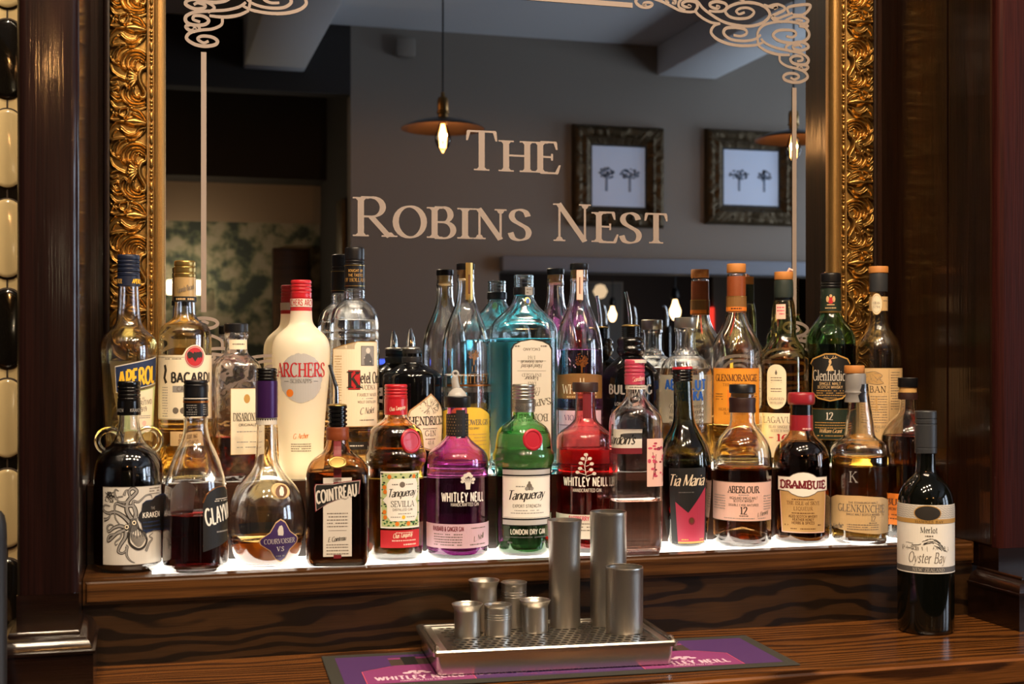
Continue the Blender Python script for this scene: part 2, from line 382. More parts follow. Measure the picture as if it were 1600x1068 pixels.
# ------------------------------------------------------------------ lettering: skeleton letters drawn with a broad pen
def arc(cx, cy_, rx, ry, a0, a1, n=10):
    return [(cx + rx * math.cos(R(a0 + (a1 - a0) * i / n)), cy_ + ry * math.sin(R(a0 + (a1 - a0) * i / n))) for i in range(n + 1)]
def S(pts, fl='', w=1.0): return (pts, fl, w)
def cm(*p): return catmull(p, 5)
G = {
'A': (.74, [S([(.05,0),(.37,1)],'a',.5), S([(.37,1),(.69,0)],'b'), S([(.16,.34),(.58,.34)])]),
'B': (.68, [S([(.14,0),(.14,1)],'ab'), S([(.14,1),(.36,1)]+arc(.36,.76,.18,.24,90,-90)+[(.14,.52)]), S([(.14,.52),(.38,.52)]+arc(.38,.26,.23,.26,90,-90)+[(.14,0)])]),
'C': (.74, [S(arc(.42,.5,.35,.5,48,312,16))]),
'D': (.80, [S([(.14,0),(.14,1)],'ab'), S([(.14,1),(.34,1)]+arc(.34,.5,.39,.5,90,-90,14)+[(.14,0)])]),
'E': (.64, [S([(.14,0),(.14,1)],'ab'), S([(.14,1),(.56,1)],'t'), S([(.14,.52),(.46,.52)],'m'), S([(.14,0),(.60,0)],'u')]),
'F': (.60, [S([(.14,0),(.14,1)],'ab'), S([(.14,1),(.56,1)],'t'), S([(.14,.52),(.46,.52)],'m')]),
'G': (.80, [S(arc(.42,.5,.35,.5,48,325,16)), S([(.72,.05),(.72,.42)],'b')]),
'H': (.82, [S([(.14,0),(.14,1)],'ab'), S([(.68,0),(.68,1)],'ab'), S([(.14,.52),(.68,.52)])]),
'I': (.34, [S([(.17,0),(.17,1)],'ab')]),
'J': (.44, [S([(.28,1),(.28,.2)]+arc(.14,.14,.14,.17,10,-100,5),'a')]),
'K': (.76, [S([(.14,0),(.14,1)],'ab'), S([(.14,.42),(.62,1)],'b',.5), S([(.30,.60),(.70,0)],'b')]),
'L': (.62, [S([(.14,0),(.14,1)],'ab'), S([(.14,0),(.58,0)],'u')]),
'M': (.94, [S([(.13,0),(.13,1)],'a',.55), S([(.13,1),(.47,.05)]), S([(.47,.05),(.81,1)],'',.5), S([(.81,0),(.81,1)],'ab')]),
'N': (.82, [S([(.14,0),(.14,1)],'a',.5), S([(.12,1),(.68,0)],'A'), S([(.68,0),(.68,1)],'b',.5)]),
'O': (.84, [S(arc(.42,.5,.35,.5,0,360,24))]),
'P': (.62, [S([(.14,0),(.14,1)],'ab'), S([(.14,1),(.34,1)]+arc(.34,.73,.22,.27,90,-90)+[(.14,.46)])]),
'Q': (.84, [S(arc(.42,.5,.35,.5,0,360,24)), S([(.45,.15),(.75,-.15)])]),
'R': (.72, [S([(.14,0),(.14,1)],'ab'), S([(.14,1),(.36,1)]+arc(.36,.755,.21,.245,90,-90)+[(.14,.51)]), S([(.34,.51),(.70,0)],'b')]),
'S': (.60, [S(cm((.51,.78),(.45,.93),(.30,1.0),(.15,.94),(.09,.79),(.15,.64),(.31,.52),(.47,.40),(.53,.24),(.47,.07),(.30,0),(.13,.06),(.06,.24)))]),
'T': (.68, [S([(.34,0),(.34,1)],'a'), S([(.05,1),(.63,1)],'tv')]),
'U': (.80, [S([(.15,1),(.15,.34)]+arc(.41,.34,.26,.34,180,360)+[(.67,1)],'a'), ]),
'V': (.74, [S([(.05,1),(.37,0)],'a'), S([(.37,0),(.69,1)],'b',.5)]),
'W': (1.0, [S([(.04,1),(.28,0)],'a'), S([(.28,0),(.50,.9)],'',.5), S([(.50,.9),(.72,0)]), S([(.72,0),(.96,1)],'b',.5)]),
'X': (.74, [S([(.08,1),(.66,0)],'ab'), S([(.08,0),(.66,1)],'ab',.5)]),
'Y': (.72, [S([(.05,1),(.36,.48)],'a'), S([(.67,1),(.36,.48)],'a',.5), S([(.36,.48),(.36,0)],'b')]),
'Z': (.66, [S([(.08,1),(.58,1)]), S([(.58,1),(.06,0)],'',1.1), S([(.06,0),(.60,0)],'u')]),
'&': (.80, [S(cm((.72,.5),(.55,.12),(.30,0),(.10,.12),(.12,.34),(.40,.58),(.48,.80),(.36,.98),(.22,.88),(.26,.66),(.48,.30),(.76,0)))]),
"'": (.22, [S([(.12,1),(.10,.76)])]), '.': (.26, [S([(.10,.04),(.16,.04)],'',2.2)]), '-': (.42, [S([(.07,.4),(.35,.4)])]), ' ': (.36, []), '|': (.3, [S([(.15,-.1),(.15,1.1)])]),
'0': (.62, [S(arc(.31,.5,.24,.5,0,360,20))]),
'1': (.44, [S([(.24,0),(.24,1)],'a'), S([(.24,1),(.10,.86)])]),
'2': (.60, [S(cm((.08,.76),(.16,.95),(.32,1),(.47,.90),(.48,.70),(.32,.40),(.06,0))), S([(.06,0),(.54,0)])]),
'3': (.58, [S(cm((.08,.84),(.26,1),(.45,.90),(.44,.64),(.24,.53),(.46,.42),(.50,.16),(.30,0),(.06,.12)))]),
'4': (.62, [S([(.42,0),(.42,1)],'a'), S([(.42,1),(.04,.28)],'',.6), S([(.04,.28),(.58,.28)])]),
'5': (.58, [S([(.48,1),(.14,1)]), S([(.14,1),(.12,.56)]), S(cm((.12,.56),(.30,.63),(.49,.50),(.49,.18),(.28,0),(.06,.12)))]),
'6': (.62, [S(cm((.48,.92),(.30,.94),(.12,.66),(.10,.30),(.22,.03),(.44,.06),(.52,.32),(.38,.56),(.18,.50),(.10,.34)))]),
'7': (.58, [S([(.06,1),(.52,1)]), S([(.52,1),(.20,0)],'',.9)]),
'8': (.60, [S(arc(.30,.76,.19,.24,0,360,14)), S(arc(.30,.26,.23,.26,0,360,14))]),
'9': (.62, [S(cm((.12,.08),(.32,.06),(.48,.34),(.52,.68),(.40,.97),(.18,.95),(.09,.68),(.24,.45),(.44,.50),(.52,.66)))]),
'a': (.54, [S(cm((.12,.56),(.28,.66),(.42,.54),(.42,.10),(.52,0))), S(cm((.42,.38),(.20,.34),(.08,.16),(.18,0),(.34,.04),(.42,.16)))]),
'b': (.58, [S([(.12,0),(.12,1)],'B'), S(arc(.29,.32,.21,.33,150,-150))]),
'c': (.50, [S(arc(.30,.32,.22,.33,50,310))]),
'd': (.58, [S([(.46,0),(.46,1)],'B'), S(arc(.28,.32,.21,.33,30,330))]),
'e': (.52, [S([(.08,.36),(.48,.36)]+arc(.29,.34,.20,.32,5,310,14))]),
'f': (.36, [S(cm((.40,.92),(.30,1.0),(.19,.88),(.17,.6),(.17,0)),'b'), S([(.05,.62),(.34,.62)])]),
'g': (.56, [S(arc(.28,.34,.20,.31,20,380,14)), S([(.47,.62),(.47,-.05)]+arc(.27,-.08,.20,.22,0,-150,6))]),
'h': (.60, [S([(.12,0),(.12,1)],'aB'), S(cm((.12,.44),(.28,.65),(.46,.52),(.46,0)),'b')]),
'i': (.28, [S([(.14,0),(.14,.64)],'aB'), S([(.11,.86),(.17,.86)],'',1.8)]),
'j': (.28, [S([(.16,.64),(.16,-.1),(.02,-.26)]), S([(.13,.86),(.19,.86)],'',1.8)]),
'k': (.56, [S([(.12,0),(.12,1)],'aB'), S([(.12,.26),(.46,.64)],'',.5), S([(.24,.40),(.52,0)],'b')]),
'l': (.28, [S([(.14,0),(.14,1)],'aB')]),
'm': (.88, [S([(.12,0),(.12,.64)],'aB'), S(cm((.12,.44),(.27,.65),(.43,.52),(.43,0)),'b'), S(cm((.43,.44),(.58,.65),(.74,.52),(.74,0)),'b')]),
'n': (.60, [S([(.12,0),(.12,.64)],'aB'), S(cm((.12,.44),(.28,.65),(.46,.52),(.46,0)),'b')]),
'o': (.58, [S(arc(.29,.32,.22,.33,0,360,18))]),
'p': (.58, [S([(.12,-.3),(.12,.64)],'a'), S(arc(.29,.32,.21,.33,150,-150))]),
'q': (.58, [S([(.46,-.3),(.46,.64)],'a'), S(arc(.28,.32,.21,.33,30,330))]),
'r': (.42, [S([(.12,0),(.12,.64)],'aB'), S(cm((.12,.40),(.24,.62),(.38,.60)))]),
's': (.46, [S(cm((.38,.54),(.24,.66),(.10,.52),(.22,.36),(.38,.20),(.26,0),(.08,.10)))]),
't': (.36, [S(cm((.16,.86),(.16,.2),(.22,.02),(.34,.08))), S([(.04,.62),(.32,.62)])]),
'u': (.60, [S(cm((.12,.64),(.12,.16),(.26,0),(.46,.22))), S([(.46,.64),(.46,0)],'b')]),
'v': (.52, [S([(.05,.64),(.27,0)]), S([(.27,0),(.48,.64)],'',.55)]),
'w': (.78, [S([(.05,.64),(.22,0)]), S([(.22,0),(.39,.6)],'',.55), S([(.39,.6),(.56,0)]), S([(.56,0),(.73,.64)],'',.55)]),
'x': (.52, [S([(.06,.64),(.46,0)]), S([(.06,0),(.46,.64)],'',.55)]),
'y': (.54, [S([(.06,.64),(.28,.02)]), S(cm((.49,.64),(.28,.02),(.16,-.24),(.02,-.26)),'',.6)]),
'z': (.48, [S([(.06,.64),(.42,.64)]), S([(.42,.64),(.06,0)]), S([(.06,0),(.44,0)])]),
}
STY = {  # thick, thin, serif, slant, x-stretch, tracking
 'roman': (.125, .042, .095, 0, 1, .045), 'romanb': (.17, .06, .12, 0, 1, .02), 'wide': (.12, .05, .11, 0, 1.15, .16), 'sans': (.15, .14, 0, 0, .9, .06),
 'sansb': (.20, .18, 0, 0, .85, .06), 'light': (.09, .085, 0, 0, .9, .12), 'cond': (.15, .13, 0, 0, .62, .05), 'script': (.15, .055, 0, .32, .92, -.05),
 'slab': (.20, .17, .10, 0, .95, .03), 'didone': (.15, .03, .13, 0, .9, .04), 'italic': (.10, .04, .05, .22, .9, .02), 'capsans': (.19, .17, 0, .18, .72, .02)}
def ribbon(pts, wf):
    P = [Vector(p) for p in pts]; n = len(P); vs = []; fs = []
    closed = (P[0] - P[-1]).length < 1e-6
    for i in range(n):
        a, b = P[max(i-1, 0)], P[min(i+1, n-1)]
        if closed and i in (0, n-1): a, b = P[n-2], P[1]
        d = b - a
        if d.length < 1e-9: d = Vector((1, 0))
        d.normalize(); w = wf(d, i / max(1, n - 1)) * 0.5; nn = Vector((-d.y, d.x))
        vs += [tuple(P[i] + nn * w), tuple(P[i] - nn * w)]
    for i in range(n - 1): fs.append((2*i, 2*i+1, 2*i+3, 2*i+2))
    return vs, fs
def comps(n, F):
    """running number of the separate stroke each vertex belongs to (strokes get hair-thin offsets so they never coincide)"""
    out = [0] * n; seen = {}; k = -1; last = set()
    for q in F:
        if not (set(q) & last): k += 1; last = set()
        last |= set(q)
        for i in q: out[i] = k
    return out
def text_geo(s, h, style='roman', align='c', bold=1.0):
    th, tn, sf, sl, xs, tr = STY[style]; th *= bold; tn *= bold
    nib = R(10) if sf or style in ('script', 'italic') else 0.0
    V, F = [], []; x = 0.0
    def add(vs, fs):
        o = len(V); V.extend(vs); F.extend([tuple(i + o for i in f) for f in fs])
    prev = None
    for ch in s:
        sc = 1.0
        if ch == '\x01': prev = 'small'; continue
        g = G.get(ch) or G.get(ch.upper()) or G[' ']
        if prev == 'small' and ch.isalpha(): sc = .80
        if ch == ' ': prev = None
        adv, strokes = g
        for pts, fl, wt in strokes:
            pts = [((p[0]) * xs * sc + x, p[1] * sc) for p in pts]
            if len(pts) == 2:
                a, b = pts; k = 4; pts = [(a[0] + (b[0]-a[0])*i/k, a[1] + (b[1]-a[1])*i/k) for i in range(k+1)]
            def wf(d, t):
                ang = math.atan2(d.y, d.x)
                return (tn + (th - tn) * abs(math.sin(ang - nib)) ** 1.3) * (wt if wt >= 1 else (wt if sf or style in ('script','italic') else 1)) if not (wt < 1 and sf) else max(tn * 1.1, th * wt * .62)
            add(*ribbon(pts, wf))
            if sf:
                hs = tn * 0.9
                for q, e in (('a', pts[0]), ('b', pts[-1])):
                    if q in fl:
                        y0 = e[1]; up = 1 if y0 < .3 else -1
                        ww = sf + th * .5 * (1 if wt >= 1 else .5)
                        add([(e[0]-ww, y0), (e[0]+ww, y0), (e[0]+ww, y0+up*hs), (e[0]-ww, y0+up*hs)], [(0,1,2,3)])
                        add([(e[0]-ww*.62, y0+up*hs), (e[0]+ww*.62, y0+up*hs), (e[0]+th*.35, y0+up*hs*3), (e[0]-th*.35, y0+up*hs*3)], [(0,1,2,3)])
                if 'A' in fl: e = pts[0]; y1_ = e[1]; add([(e[0]-sf*1.2, y1_), (e[0]+sf*.3, y1_), (e[0]+sf*.3, y1_-hs), (e[0]-sf*1.2, y1_-hs)], [(0,1,2,3)])
                if 'B' in fl: e = pts[-1]; add([(e[0]-sf-th*.3, e[1]), (e[0]+th*.3, e[1]), (e[0]+th*.3, e[1]-hs*1.5), (e[0]-sf-th*.3, e[1]-hs*.6)], [(0,1,2,3)])
                if 't' in fl:
                    e = pts[-1]; add([(e[0]-tn*1.6, e[1]), (e[0]+tn*.3, e[1]), (e[0]+tn*.6, e[1]-.24*sc), (e[0]-tn*.3, e[1]-.24*sc)], [(0,1,2,3)])
                if 'v' in fl:
                    e = pts[0]; add([(e[0]-tn*.3, e[1]), (e[0]+tn*1.6, e[1]), (e[0]+tn*.3, e[1]-.24*sc), (e[0]-tn*.6, e[1]-.24*sc)], [(0,1,2,3)])
                if 'm' in fl:
                    e = pts[-1]; add([(e[0]-tn*.8, e[1]-.11*sc), (e[0]+tn*.2, e[1]-.11*sc), (e[0]+tn*.2, e[1]+.11*sc), (e[0]-tn*.8, e[1]+.11*sc)], [(0,1,2,3)])
                if 'u' in fl:
                    e = pts[-1]; add([(e[0]-tn*1.6, e[1]), (e[0]+tn*.3, e[1]), (e[0]+tn*1.4, e[1]+.27*sc), (e[0]+tn*.4, e[1]+.27*sc)], [(0,1,2,3)])
        x += (adv * sc * xs + tr)
        if ch != ' ': prev = 'small' if prev == 'small' else prev
    wid = x - tr
    ox = {'c': -wid / 2, 'l': 0, 'r': -wid}[align]
    return [((v[0] + ox + sl * (v[1] - .4)) * h, v[1] * h) for v in V], F, wid * h
def smallcaps(s):      # big first letter of every word, small capitals after it
    return ' '.join(w_[0] + '\x01' + w_[1:] for w_ in s.split(' '))

class Art:
    """flat artwork in photo-pixel units (u right of the label centre, y down), later wrapped round a bottle"""
    def __init__(s): s.items = []
    def poly(s, pts, mat, layer=0): s.items.append(([tuple(p) for p in pts], [tuple(range(len(pts)))], mat, layer, True)); return s
    def rect(s, u0, y0, u1, y1, mat, layer=0): return s.poly([(u0,y0),(u1,y0),(u1,y1),(u0,y1)], mat, layer)
    def ell(s, cu, cy_, ru, ry, mat, layer=0, n=28): return s.poly([(cu + ru*math.cos(2*math.pi*i/n), cy_ + ry*math.sin(2*math.pi*i/n)) for i in range(n)], mat, layer)
    def text(s, t, u, y, h, mat, style='roman', align='c', layer=2, rot=0.0, bold=1.0, fit=None):
        v, f, wd = text_geo(t, h, style, align, bold)
        k = 1.0
        if fit: k = fit / wd
        c, sn = math.cos(R(rot)), math.sin(R(rot))
        s.items.append(([(u + c*(a*k) - sn*b, y - (sn*(a*k) + c*b)) for a, b in v], f, mat, layer, False)); return s
    def line(s, pts, w, mat, layer=2, taper=None):
        v, f = ribbon(pts, lambda d, t: w * (taper(t) if taper else 1.0)); s.items.append((v, f, mat, layer, False)); return s
    def frame(s, u0, y0, u1, y1, w, mat, layer=1):
        s.rect(u0,y0,u1,y0+w,mat,layer); s.rect(u0,y1-w,u1,y1,mat,layer); s.rect(u0,y0,u0+w,y1,mat,layer); s.rect(u1-w,y0,u1,y1,mat,layer); return s
    def micro(s, u0, u1, y, h, mat, layer=2, dens=.75, seed=None):
        rnd = random.Random(seed if seed is not None else int(u0*13+y*7)); u = u0
        while u < u1:
            w_ = rnd.uniform(1.2, 4.0)
            if rnd.random() < dens + .2: s.items.append(([(u,y),(min(u+w_,u1),y),(min(u+w_,u1),y+h),(u,y+h)], [(0,1,2,3)], mat, layer, False))
            u += w_ + rnd.uniform(.5, 1.1)
        return s
    def mirror(s): s.items = [([(-a, b) for a, b in v], f, m, l, c) for v, f, m, l, c in s.items]; return s
    def spin(s, cu, cy_):
        s.items = [([(2*cu - a, 2*cy_ - b) for a, b in v], f, m, l, c) for v, f, m, l, c in s.items]; return s
    def build(s, name, fn, parent, du=4.0, dy=6.0, smooth=None):
        """fn(u, y, layer) -> local 3D point"""
        me_v, me_f, mi = [], [], []; mats = []
        for v, f, mat, layer, cut in s.items:
            if mat not in mats: mats.append(mat)
            k = mats.index(mat)
            if cut:
                bm = bmesh.new(); vs = [bm.verts.new((a, b, 0)) for a, b in v]
                for q in f:
                    try: bm.faces.new([vs[i] for i in q])
                    except ValueError: pass
                us = [a for a, b in v]; ys = [b for a, b in v]
                if len(v) > 4: bmesh.ops.triangulate(bm, faces=bm.faces[:])
                x = math.ceil(min(us) / du + .01) * du
                while x < max(us) - .01:
                    bmesh.ops.bisect_plane(bm, geom=bm.verts[:]+bm.edges[:]+bm.faces[:], plane_co=(x,0,0), plane_no=(1,0,0), dist=1e-5); x += du
                if dy:
                    x = math.ceil(min(ys) / dy + .01) * dy
                    while x < max(ys) - .01:
                        bmesh.ops.bisect_plane(bm, geom=bm.verts[:]+bm.edges[:]+bm.faces[:], plane_co=(0,x,0), plane_no=(0,1,0), dist=1e-5); x += dy
                bm.verts.index_update(); v = [(q.co.x, q.co.y) for q in bm.verts]; f = [tuple(q.index for q in ff.verts) for ff in bm.faces]; bm.free()
            cp = comps(len(v), f) if not cut else None
            o = len(me_v); me_v += [tuple(fn(a, b, layer + (.05 * (cp[i] % 12) if cp else 0))) for i, (a, b) in enumerate(v)]
            me_f += [tuple(i + o for i in q) for q in f]; mi += [k] * len(f)
        me = bpy.data.meshes.new(name); me.from_pydata(me_v, [], me_f); me.polygons.foreach_set('material_index', mi)
        return link(name, me, mats, parent, smooth=smooth)
# ================================================================== the setting
SHELF, STEP, CTR = H - .282, H - .1756, H - .3925
YF, YR, YW = 1.735, 1.868, 2.0
XL, XR = -.078, 1.211
CEIL = H + 1.706
def struct(name, x0, x1, y0, y1, z0, z1, m, bevel=0): return boxo(name, x0, x1, y0, y1, z0, z1, m, bevel=bevel, kind='structure')
struct('floor', -3.2, 5.2, -5.4, 2.3, -.1, 0, 'floor_wood')
struct('ceiling', -3.2, 5.2, -5.4, 2.3, CEIL, CEIL + .1, 'ceiling_white')
struct('wall_bar', -3.2, 5.2, YW, YW + .12, 0, CEIL, 'wood_panel')
struct('wall_left', -3.2, -3.05, -5.4, YW, 0, CEIL, 'wall_grey')
# right wall with two window openings
bm = bmesh.new()
ys = [-5.4, WIN[1][1]-WIN[1][3]/2, WIN[1][1]+WIN[1][3]/2, WIN[0][1]-WIN[0][3]/2, WIN[0][1]+WIN[0][3]/2, YW]
wz0, wz1 = 1.75 - .85, 1.75 + .85
for i in range(5):
    if i in (1, 3):
        box(bm, 5.0, 5.15, ys[i], ys[i+1], 0, wz0); box(bm, 5.0, 5.15, ys[i], ys[i+1], wz1, CEIL)
    else: box(bm, 5.0, 5.15, ys[i], ys[i+1], 0, CEIL)
link('wall_right', bm, 'wall_grey', kind='structure')
for i, (wx, wy, wz, ww, wh) in enumerate(WIN):
    bm = bmesh.new(); y0, y1, z0, z1 = wy-ww/2, wy+ww/2, wz-wh/2, wz+wh/2; x0, x1 = 4.93, 4.99
    box(bm, x0, x1, y0, y0+.06, z0, z1); box(bm, x0, x1, y1-.06, y1, z0, z1); box(bm, x0, x1, y0+.06, y1-.06, z0, z0+.06); box(bm, x0, x1, y0+.06, y1-.06, z1-.06, z1)
    box(bm, x0+.01, x1-.01, wy-.025, wy+.025, z0+.06, z1-.06)
    for k in (1, 2, 3): zz = z0 + wh*k/4; box(bm, x0+.012, x1-.012, y0+.06, wy-.025, zz-.02, zz+.02); box(bm, x0+.012, x1-.012, wy+.025, y1-.06, zz-.02, zz+.02)
    link('window_%d' % (i+1), bm, 'white_trim', kind='structure')
# wall facing the bar (seen in the mirror) with a wide servery opening, and its return
YB = -2.8
ox0, ox1 = wp(780, 2*MY-YB), 4.6
oz = mir(1000, 428, YB).z
bm = bmesh.new()
wx0 = wp(548, 2*MY-YB)
box(bm, wx0, ox0, YB-.12, YB, 0, CEIL); box(bm, ox0, ox1, YB-.12, YB, oz, CEIL); box(bm, ox1, 5.0, YB-.12, YB, 0, CEIL)
link('wall_back', bm, 'wall_grey', kind='structure')
struct('wall_return', wx0, wx0+.12, -4.05, YB-.12, 0, CEIL, 'wall_dark')
lz = mir(1000, 405, YB).z
struct('trim_1', ox0-.0, ox1+.02, YB+.001, YB+.07, oz, lz, 'white_trim', bevel=.008)
struct('wall_servery', wx0+.12, 5.0, -4.6, -4.5, 0, CEIL, 'wall_brown')
# far wall of the side room: leafy wallpaper under a plaster band under a dark bulkhead
struct('wall_far', -3.05, wx0+.12, -4.15, -4.05, 0, H+.80, 'wallpaper')
struct('trim_2', -3.05, wx0, -4.15, -4.03, H+.80, H+1.03, 'plaster_tan')
struct('trim_3', -3.05, wx0, -4.15, -3.75, H+1.03, CEIL, 'wall_dark')
p0, p1 = mir(425, 388, -4.05), mir(482, 388, -4.05)
struct('door_1', p0.x, p1.x, -4.05, -4.0, 0, p0.z, 'wood_riser', bevel=.005)
# ceiling beams
bl = mir(380, 108, YB); br_ = mir(475, 100, YB)
struct('trim_4', bl.x, br_.x, YB+.01, -.6, bl.z, CEIL, 'ceiling_white', bevel=.01)
b1 = mir(1025, 119, YB); b2 = mir(1118, 119, YB)
struct('trim_5', b1.x, b2.x, YB+.01, -.2, b1.z, CEIL, 'ceiling_white', bevel=.01)
struct('trim_6', -3.05, wx0, YB-.12, YB, H+1.35, CEIL, 'wall_dark')

# ------------------------------------------------------------------ back-bar shelf unit
sh = thing('back_bar_shelf', 'dark wooden lower bottle shelf with glowing white panel and grained front board', 'shelf', (0, 0, 0))
bm = bmesh.new(); box(bm, XL, XR, YF, YF+.030, SHELF-.032, SHELF)
bmesh.ops.bevel(bm, geom=[e for e in bm.edges if all(v.co.y < YF+.001 for v in e.verts)], offset=.005, segments=3, affect='EDGES')
box(bm, XL, .005, YF+.0305, YR, SHELF-.032, SHELF); box(bm, 1.145, XR, YF+.0305, YR, SHELF-.032, SHELF)
box(bm, .0055, 1.1445, YF+.0305, YR, SHELF-.032, SHELF-.004)
link('shelf_lip', bm, 'wood_lip', sh, smooth=40)
boxo('front_board', XL, XR, YF+.008, YF+.03, CTR, SHELF-.0325, 'wood_board', sh)
boxo('lit_panel', .006, 1.144, YF+.031, YR-.001, SHELF-.0035, SHELF, 'panel_glow', sh)
sh2 = thing('shelf_step', 'raised dark wooden step carrying the back row of bottles with glowing panel on top', 'shelf', (0, 0, 0))
bm = bmesh.new(); box(bm, XL, XR, YR+.0004, YW-.001, SHELF-.032, STEP-.004); box(bm, XL, XR, YR, YR+.0335, STEP-.0039, STEP)
link('step_riser', bm, 'wood_riser', sh2)
boxo('lit_panel', XL+.03, XR-.03, YR+.034, YW-.035, STEP-.0035, STEP, 'panel_glow_step', sh2)
# worktop
bm = bmesh.new(); box(bm, -.62, 2.1, 1.48, YF+.0075, CTR-.04, CTR)
bmesh.ops.bevel(bm, geom=[e for e in bm.edges if all(v.co.y < 1.481 for v in e.verts)], offset=.006, segments=3, affect='EDGES')
w_ = link('worktop', bm, 'wood_counter', smooth=40); tag(w_, 'dark stained oak worktop running under the bottle shelf with bold grain', 'worktop')
bm = bmesh.new(); box(bm, -.62, 2.1, 1.52, YW-.001, .0, CTR-.0405)
w_ = link('base_cabinet', bm, 'wood_plinth'); tag(w_, 'dark wooden cupboard base underneath the oak worktop', 'cabinet')
# ------------------------------------------------------------------ wooden columns
def rect_loft(bm, x0, x1, y0, y1, prof):
    rings = []
    for ins, z in prof:
        rings.append([bm.verts.new(p) for p in ((x0-ins, y0-ins, z), (x1+ins, y0-ins, z), (x1+ins, y1, z), (x0-ins, y1, z))])
    for a, b in zip(rings[:-1], rings[1:]):
        for k in range(4): bm.faces.new((a[k], a[(k+1) % 4], b[(k+1) % 4], b[k]))
    bm.faces.new(rings[0][::-1]); bm.faces.new(rings[-1])
    bmesh.ops.recalc_face_normals(bm, faces=bm.faces[:])
def column(x0, x1, yf, label, mat, sidepanel=None):
    t = thing('wooden_column', label, 'column', ((x0+x1)/2, yf, CTR)); o = Vector(t.location)
    zc = H - .297
    def put(name, bm, m, sm=None):
        bmesh.ops.translate(bm, verts=bm.verts[:], vec=-o); return link(name, bm, m, t, smooth=sm)
    y1 = YW - .001
    bm = bmesh.new(); vs = box(bm, x0, x1, yf, y1, zc + .012, CEIL-.001)
    ed = [e for e in bm.edges if abs(e.verts[0].co.z - e.verts[1].co.z) > .5 and e.verts[0].co.y < yf + .001]
    bmesh.ops.bevel(bm, geom=ed, offset=.011, segments=6, affect='EDGES', profile=.5)
    put('shaft', bm, mat, 30)
    bm = bmesh.new(); rect_loft(bm, x0, x1, yf, y1, [(0, zc+.0118), (0, H-.3185)])
    put('shaft_foot', bm, 'wood_plinth')
    pr = [(.002, H-.318), (.004, H-.3205), (.004, H-.3225), (.009, H-.325), (.014, H-.329), (.017, H-.334), (.018, H-.338), (.021, H-.339), (.021, H-.342)]
    bm = bmesh.new(); rect_loft(bm, x0, x1, yf-.055, YF-.002, [(a-.0+.0, z) for a, z in pr][::-1]); put('base_moulding', bm, 'wood_plinth', 50)
    bm = bmesh.new(); rect_loft(bm, x0, x1, yf-.055, YF-.002, [(.019, CTR+.0005), (.019, H-.3425)]); put('plinth', bm, 'wood_plinth')
    if sidepanel:
        bm = bmesh.new()
        for ya, yb in sidepanel: box(bm, x0-.004, x0-.0002, ya, yb, SHELF+.001, CEIL-.001)
        put('side_panel', bm, 'wood_panel')
    return t
column(-.150, -.079, 1.665, 'dark mahogany column left of the shelf, next to the pale tiled wall', 'wood_column')
column(1.2155, 1.40, 1.685, 'reddish dark oak column at the far right beyond the wine bottle', 'wood_redoak', [(1.70, 1.805), (1.811, YW-.002)])
# ------------------------------------------------------------------ tiled wall at the far left
TY = 1.86; tk = depth(11, TY) / FPX
bm = bmesh.new(); box(bm, -.9, -.1505, TY+.004, TY+.05, CTR, CEIL-.01, 0)
def stad(bm, cx, cz, hw, hh, y, mi, dome=0.0, thick=.004):
    out = []
    for ins, yy in ((0, y), (0, y-thick), (.0018, y-thick-.0016), (.005, y-thick-.0024)):
        r = hw - ins; ring = []
        for k in range(28):
            a = 2*math.pi*k/28; ring.append(bm.verts.new((cx + r*math.cos(a), yy, cz + (hh-hw) * (1 if math.sin(a) > 0 else -1) + r*math.sin(a))))
        out.append(ring)
    for a, b in zip(out[:-1], out[1:]):
        for k in range(28): bm.faces.new((a[k], b[k], b[(k+1) % 28], a[(k+1) % 28])).material_index = mi
    bm.faces.new(out[-1][::-1]).material_index = mi
pitch = 140.6 * tk; cz0 = H + (HOR - 91) * tk; cx0 = wp(11, TY)
for c in range(-1, 12):
    x = cx0 - (c) * .0425
    if x > -.135: continue
    for r_ in range(-9, 9):
        z = cz0 - r_ * pitch; q = r_ % 3
        if z < CTR + .06 or z > CEIL - .1: continue
        stad(bm, x, z, .0205, .0545, TY+.0035, 2, thick=.0002)
        stad(bm, x, z, .0187, .0520, TY+.004, 1 if q == 0 else 0)
        zz = z - pitch / 2
        if q == 1: box(bm, x-.0205, x+.0205, TY+.0032, TY+.0042, zz-.026, zz+.026, 1)
        box(bm, x-.0011, x+.0011, TY+.0028, TY+.0041, zz-.012, zz+.012, 2)
bmesh.ops.recalc_face_normals(bm, faces=bm.faces[:])
link('wall_tiled', bm, ['tile_cream', 'tile_black', 'grout'], kind='structure', smooth=40)
# dark rounded post at the very edge of the picture
px_ = wp(2, 1.55)
bm = lathe_bm([(0, H-.17), (.006, H-.171), (.0095, H-.176), (.0115, H-.186), (.012, H-.2), (.012, CTR+.03), (.016, CTR+.024), (.017, CTR+.006), (.015, CTR+.0005), (0, CTR+.0005)], 32)
bmesh.ops.translate(bm, verts=bm.verts[:], vec=(px_-.006, 1.55, 0)); po = link('pump_handle', bm, 'black_rubber', smooth=50)
tag(po, 'black rounded upright handle cut off by the left edge of the picture', 'handle')

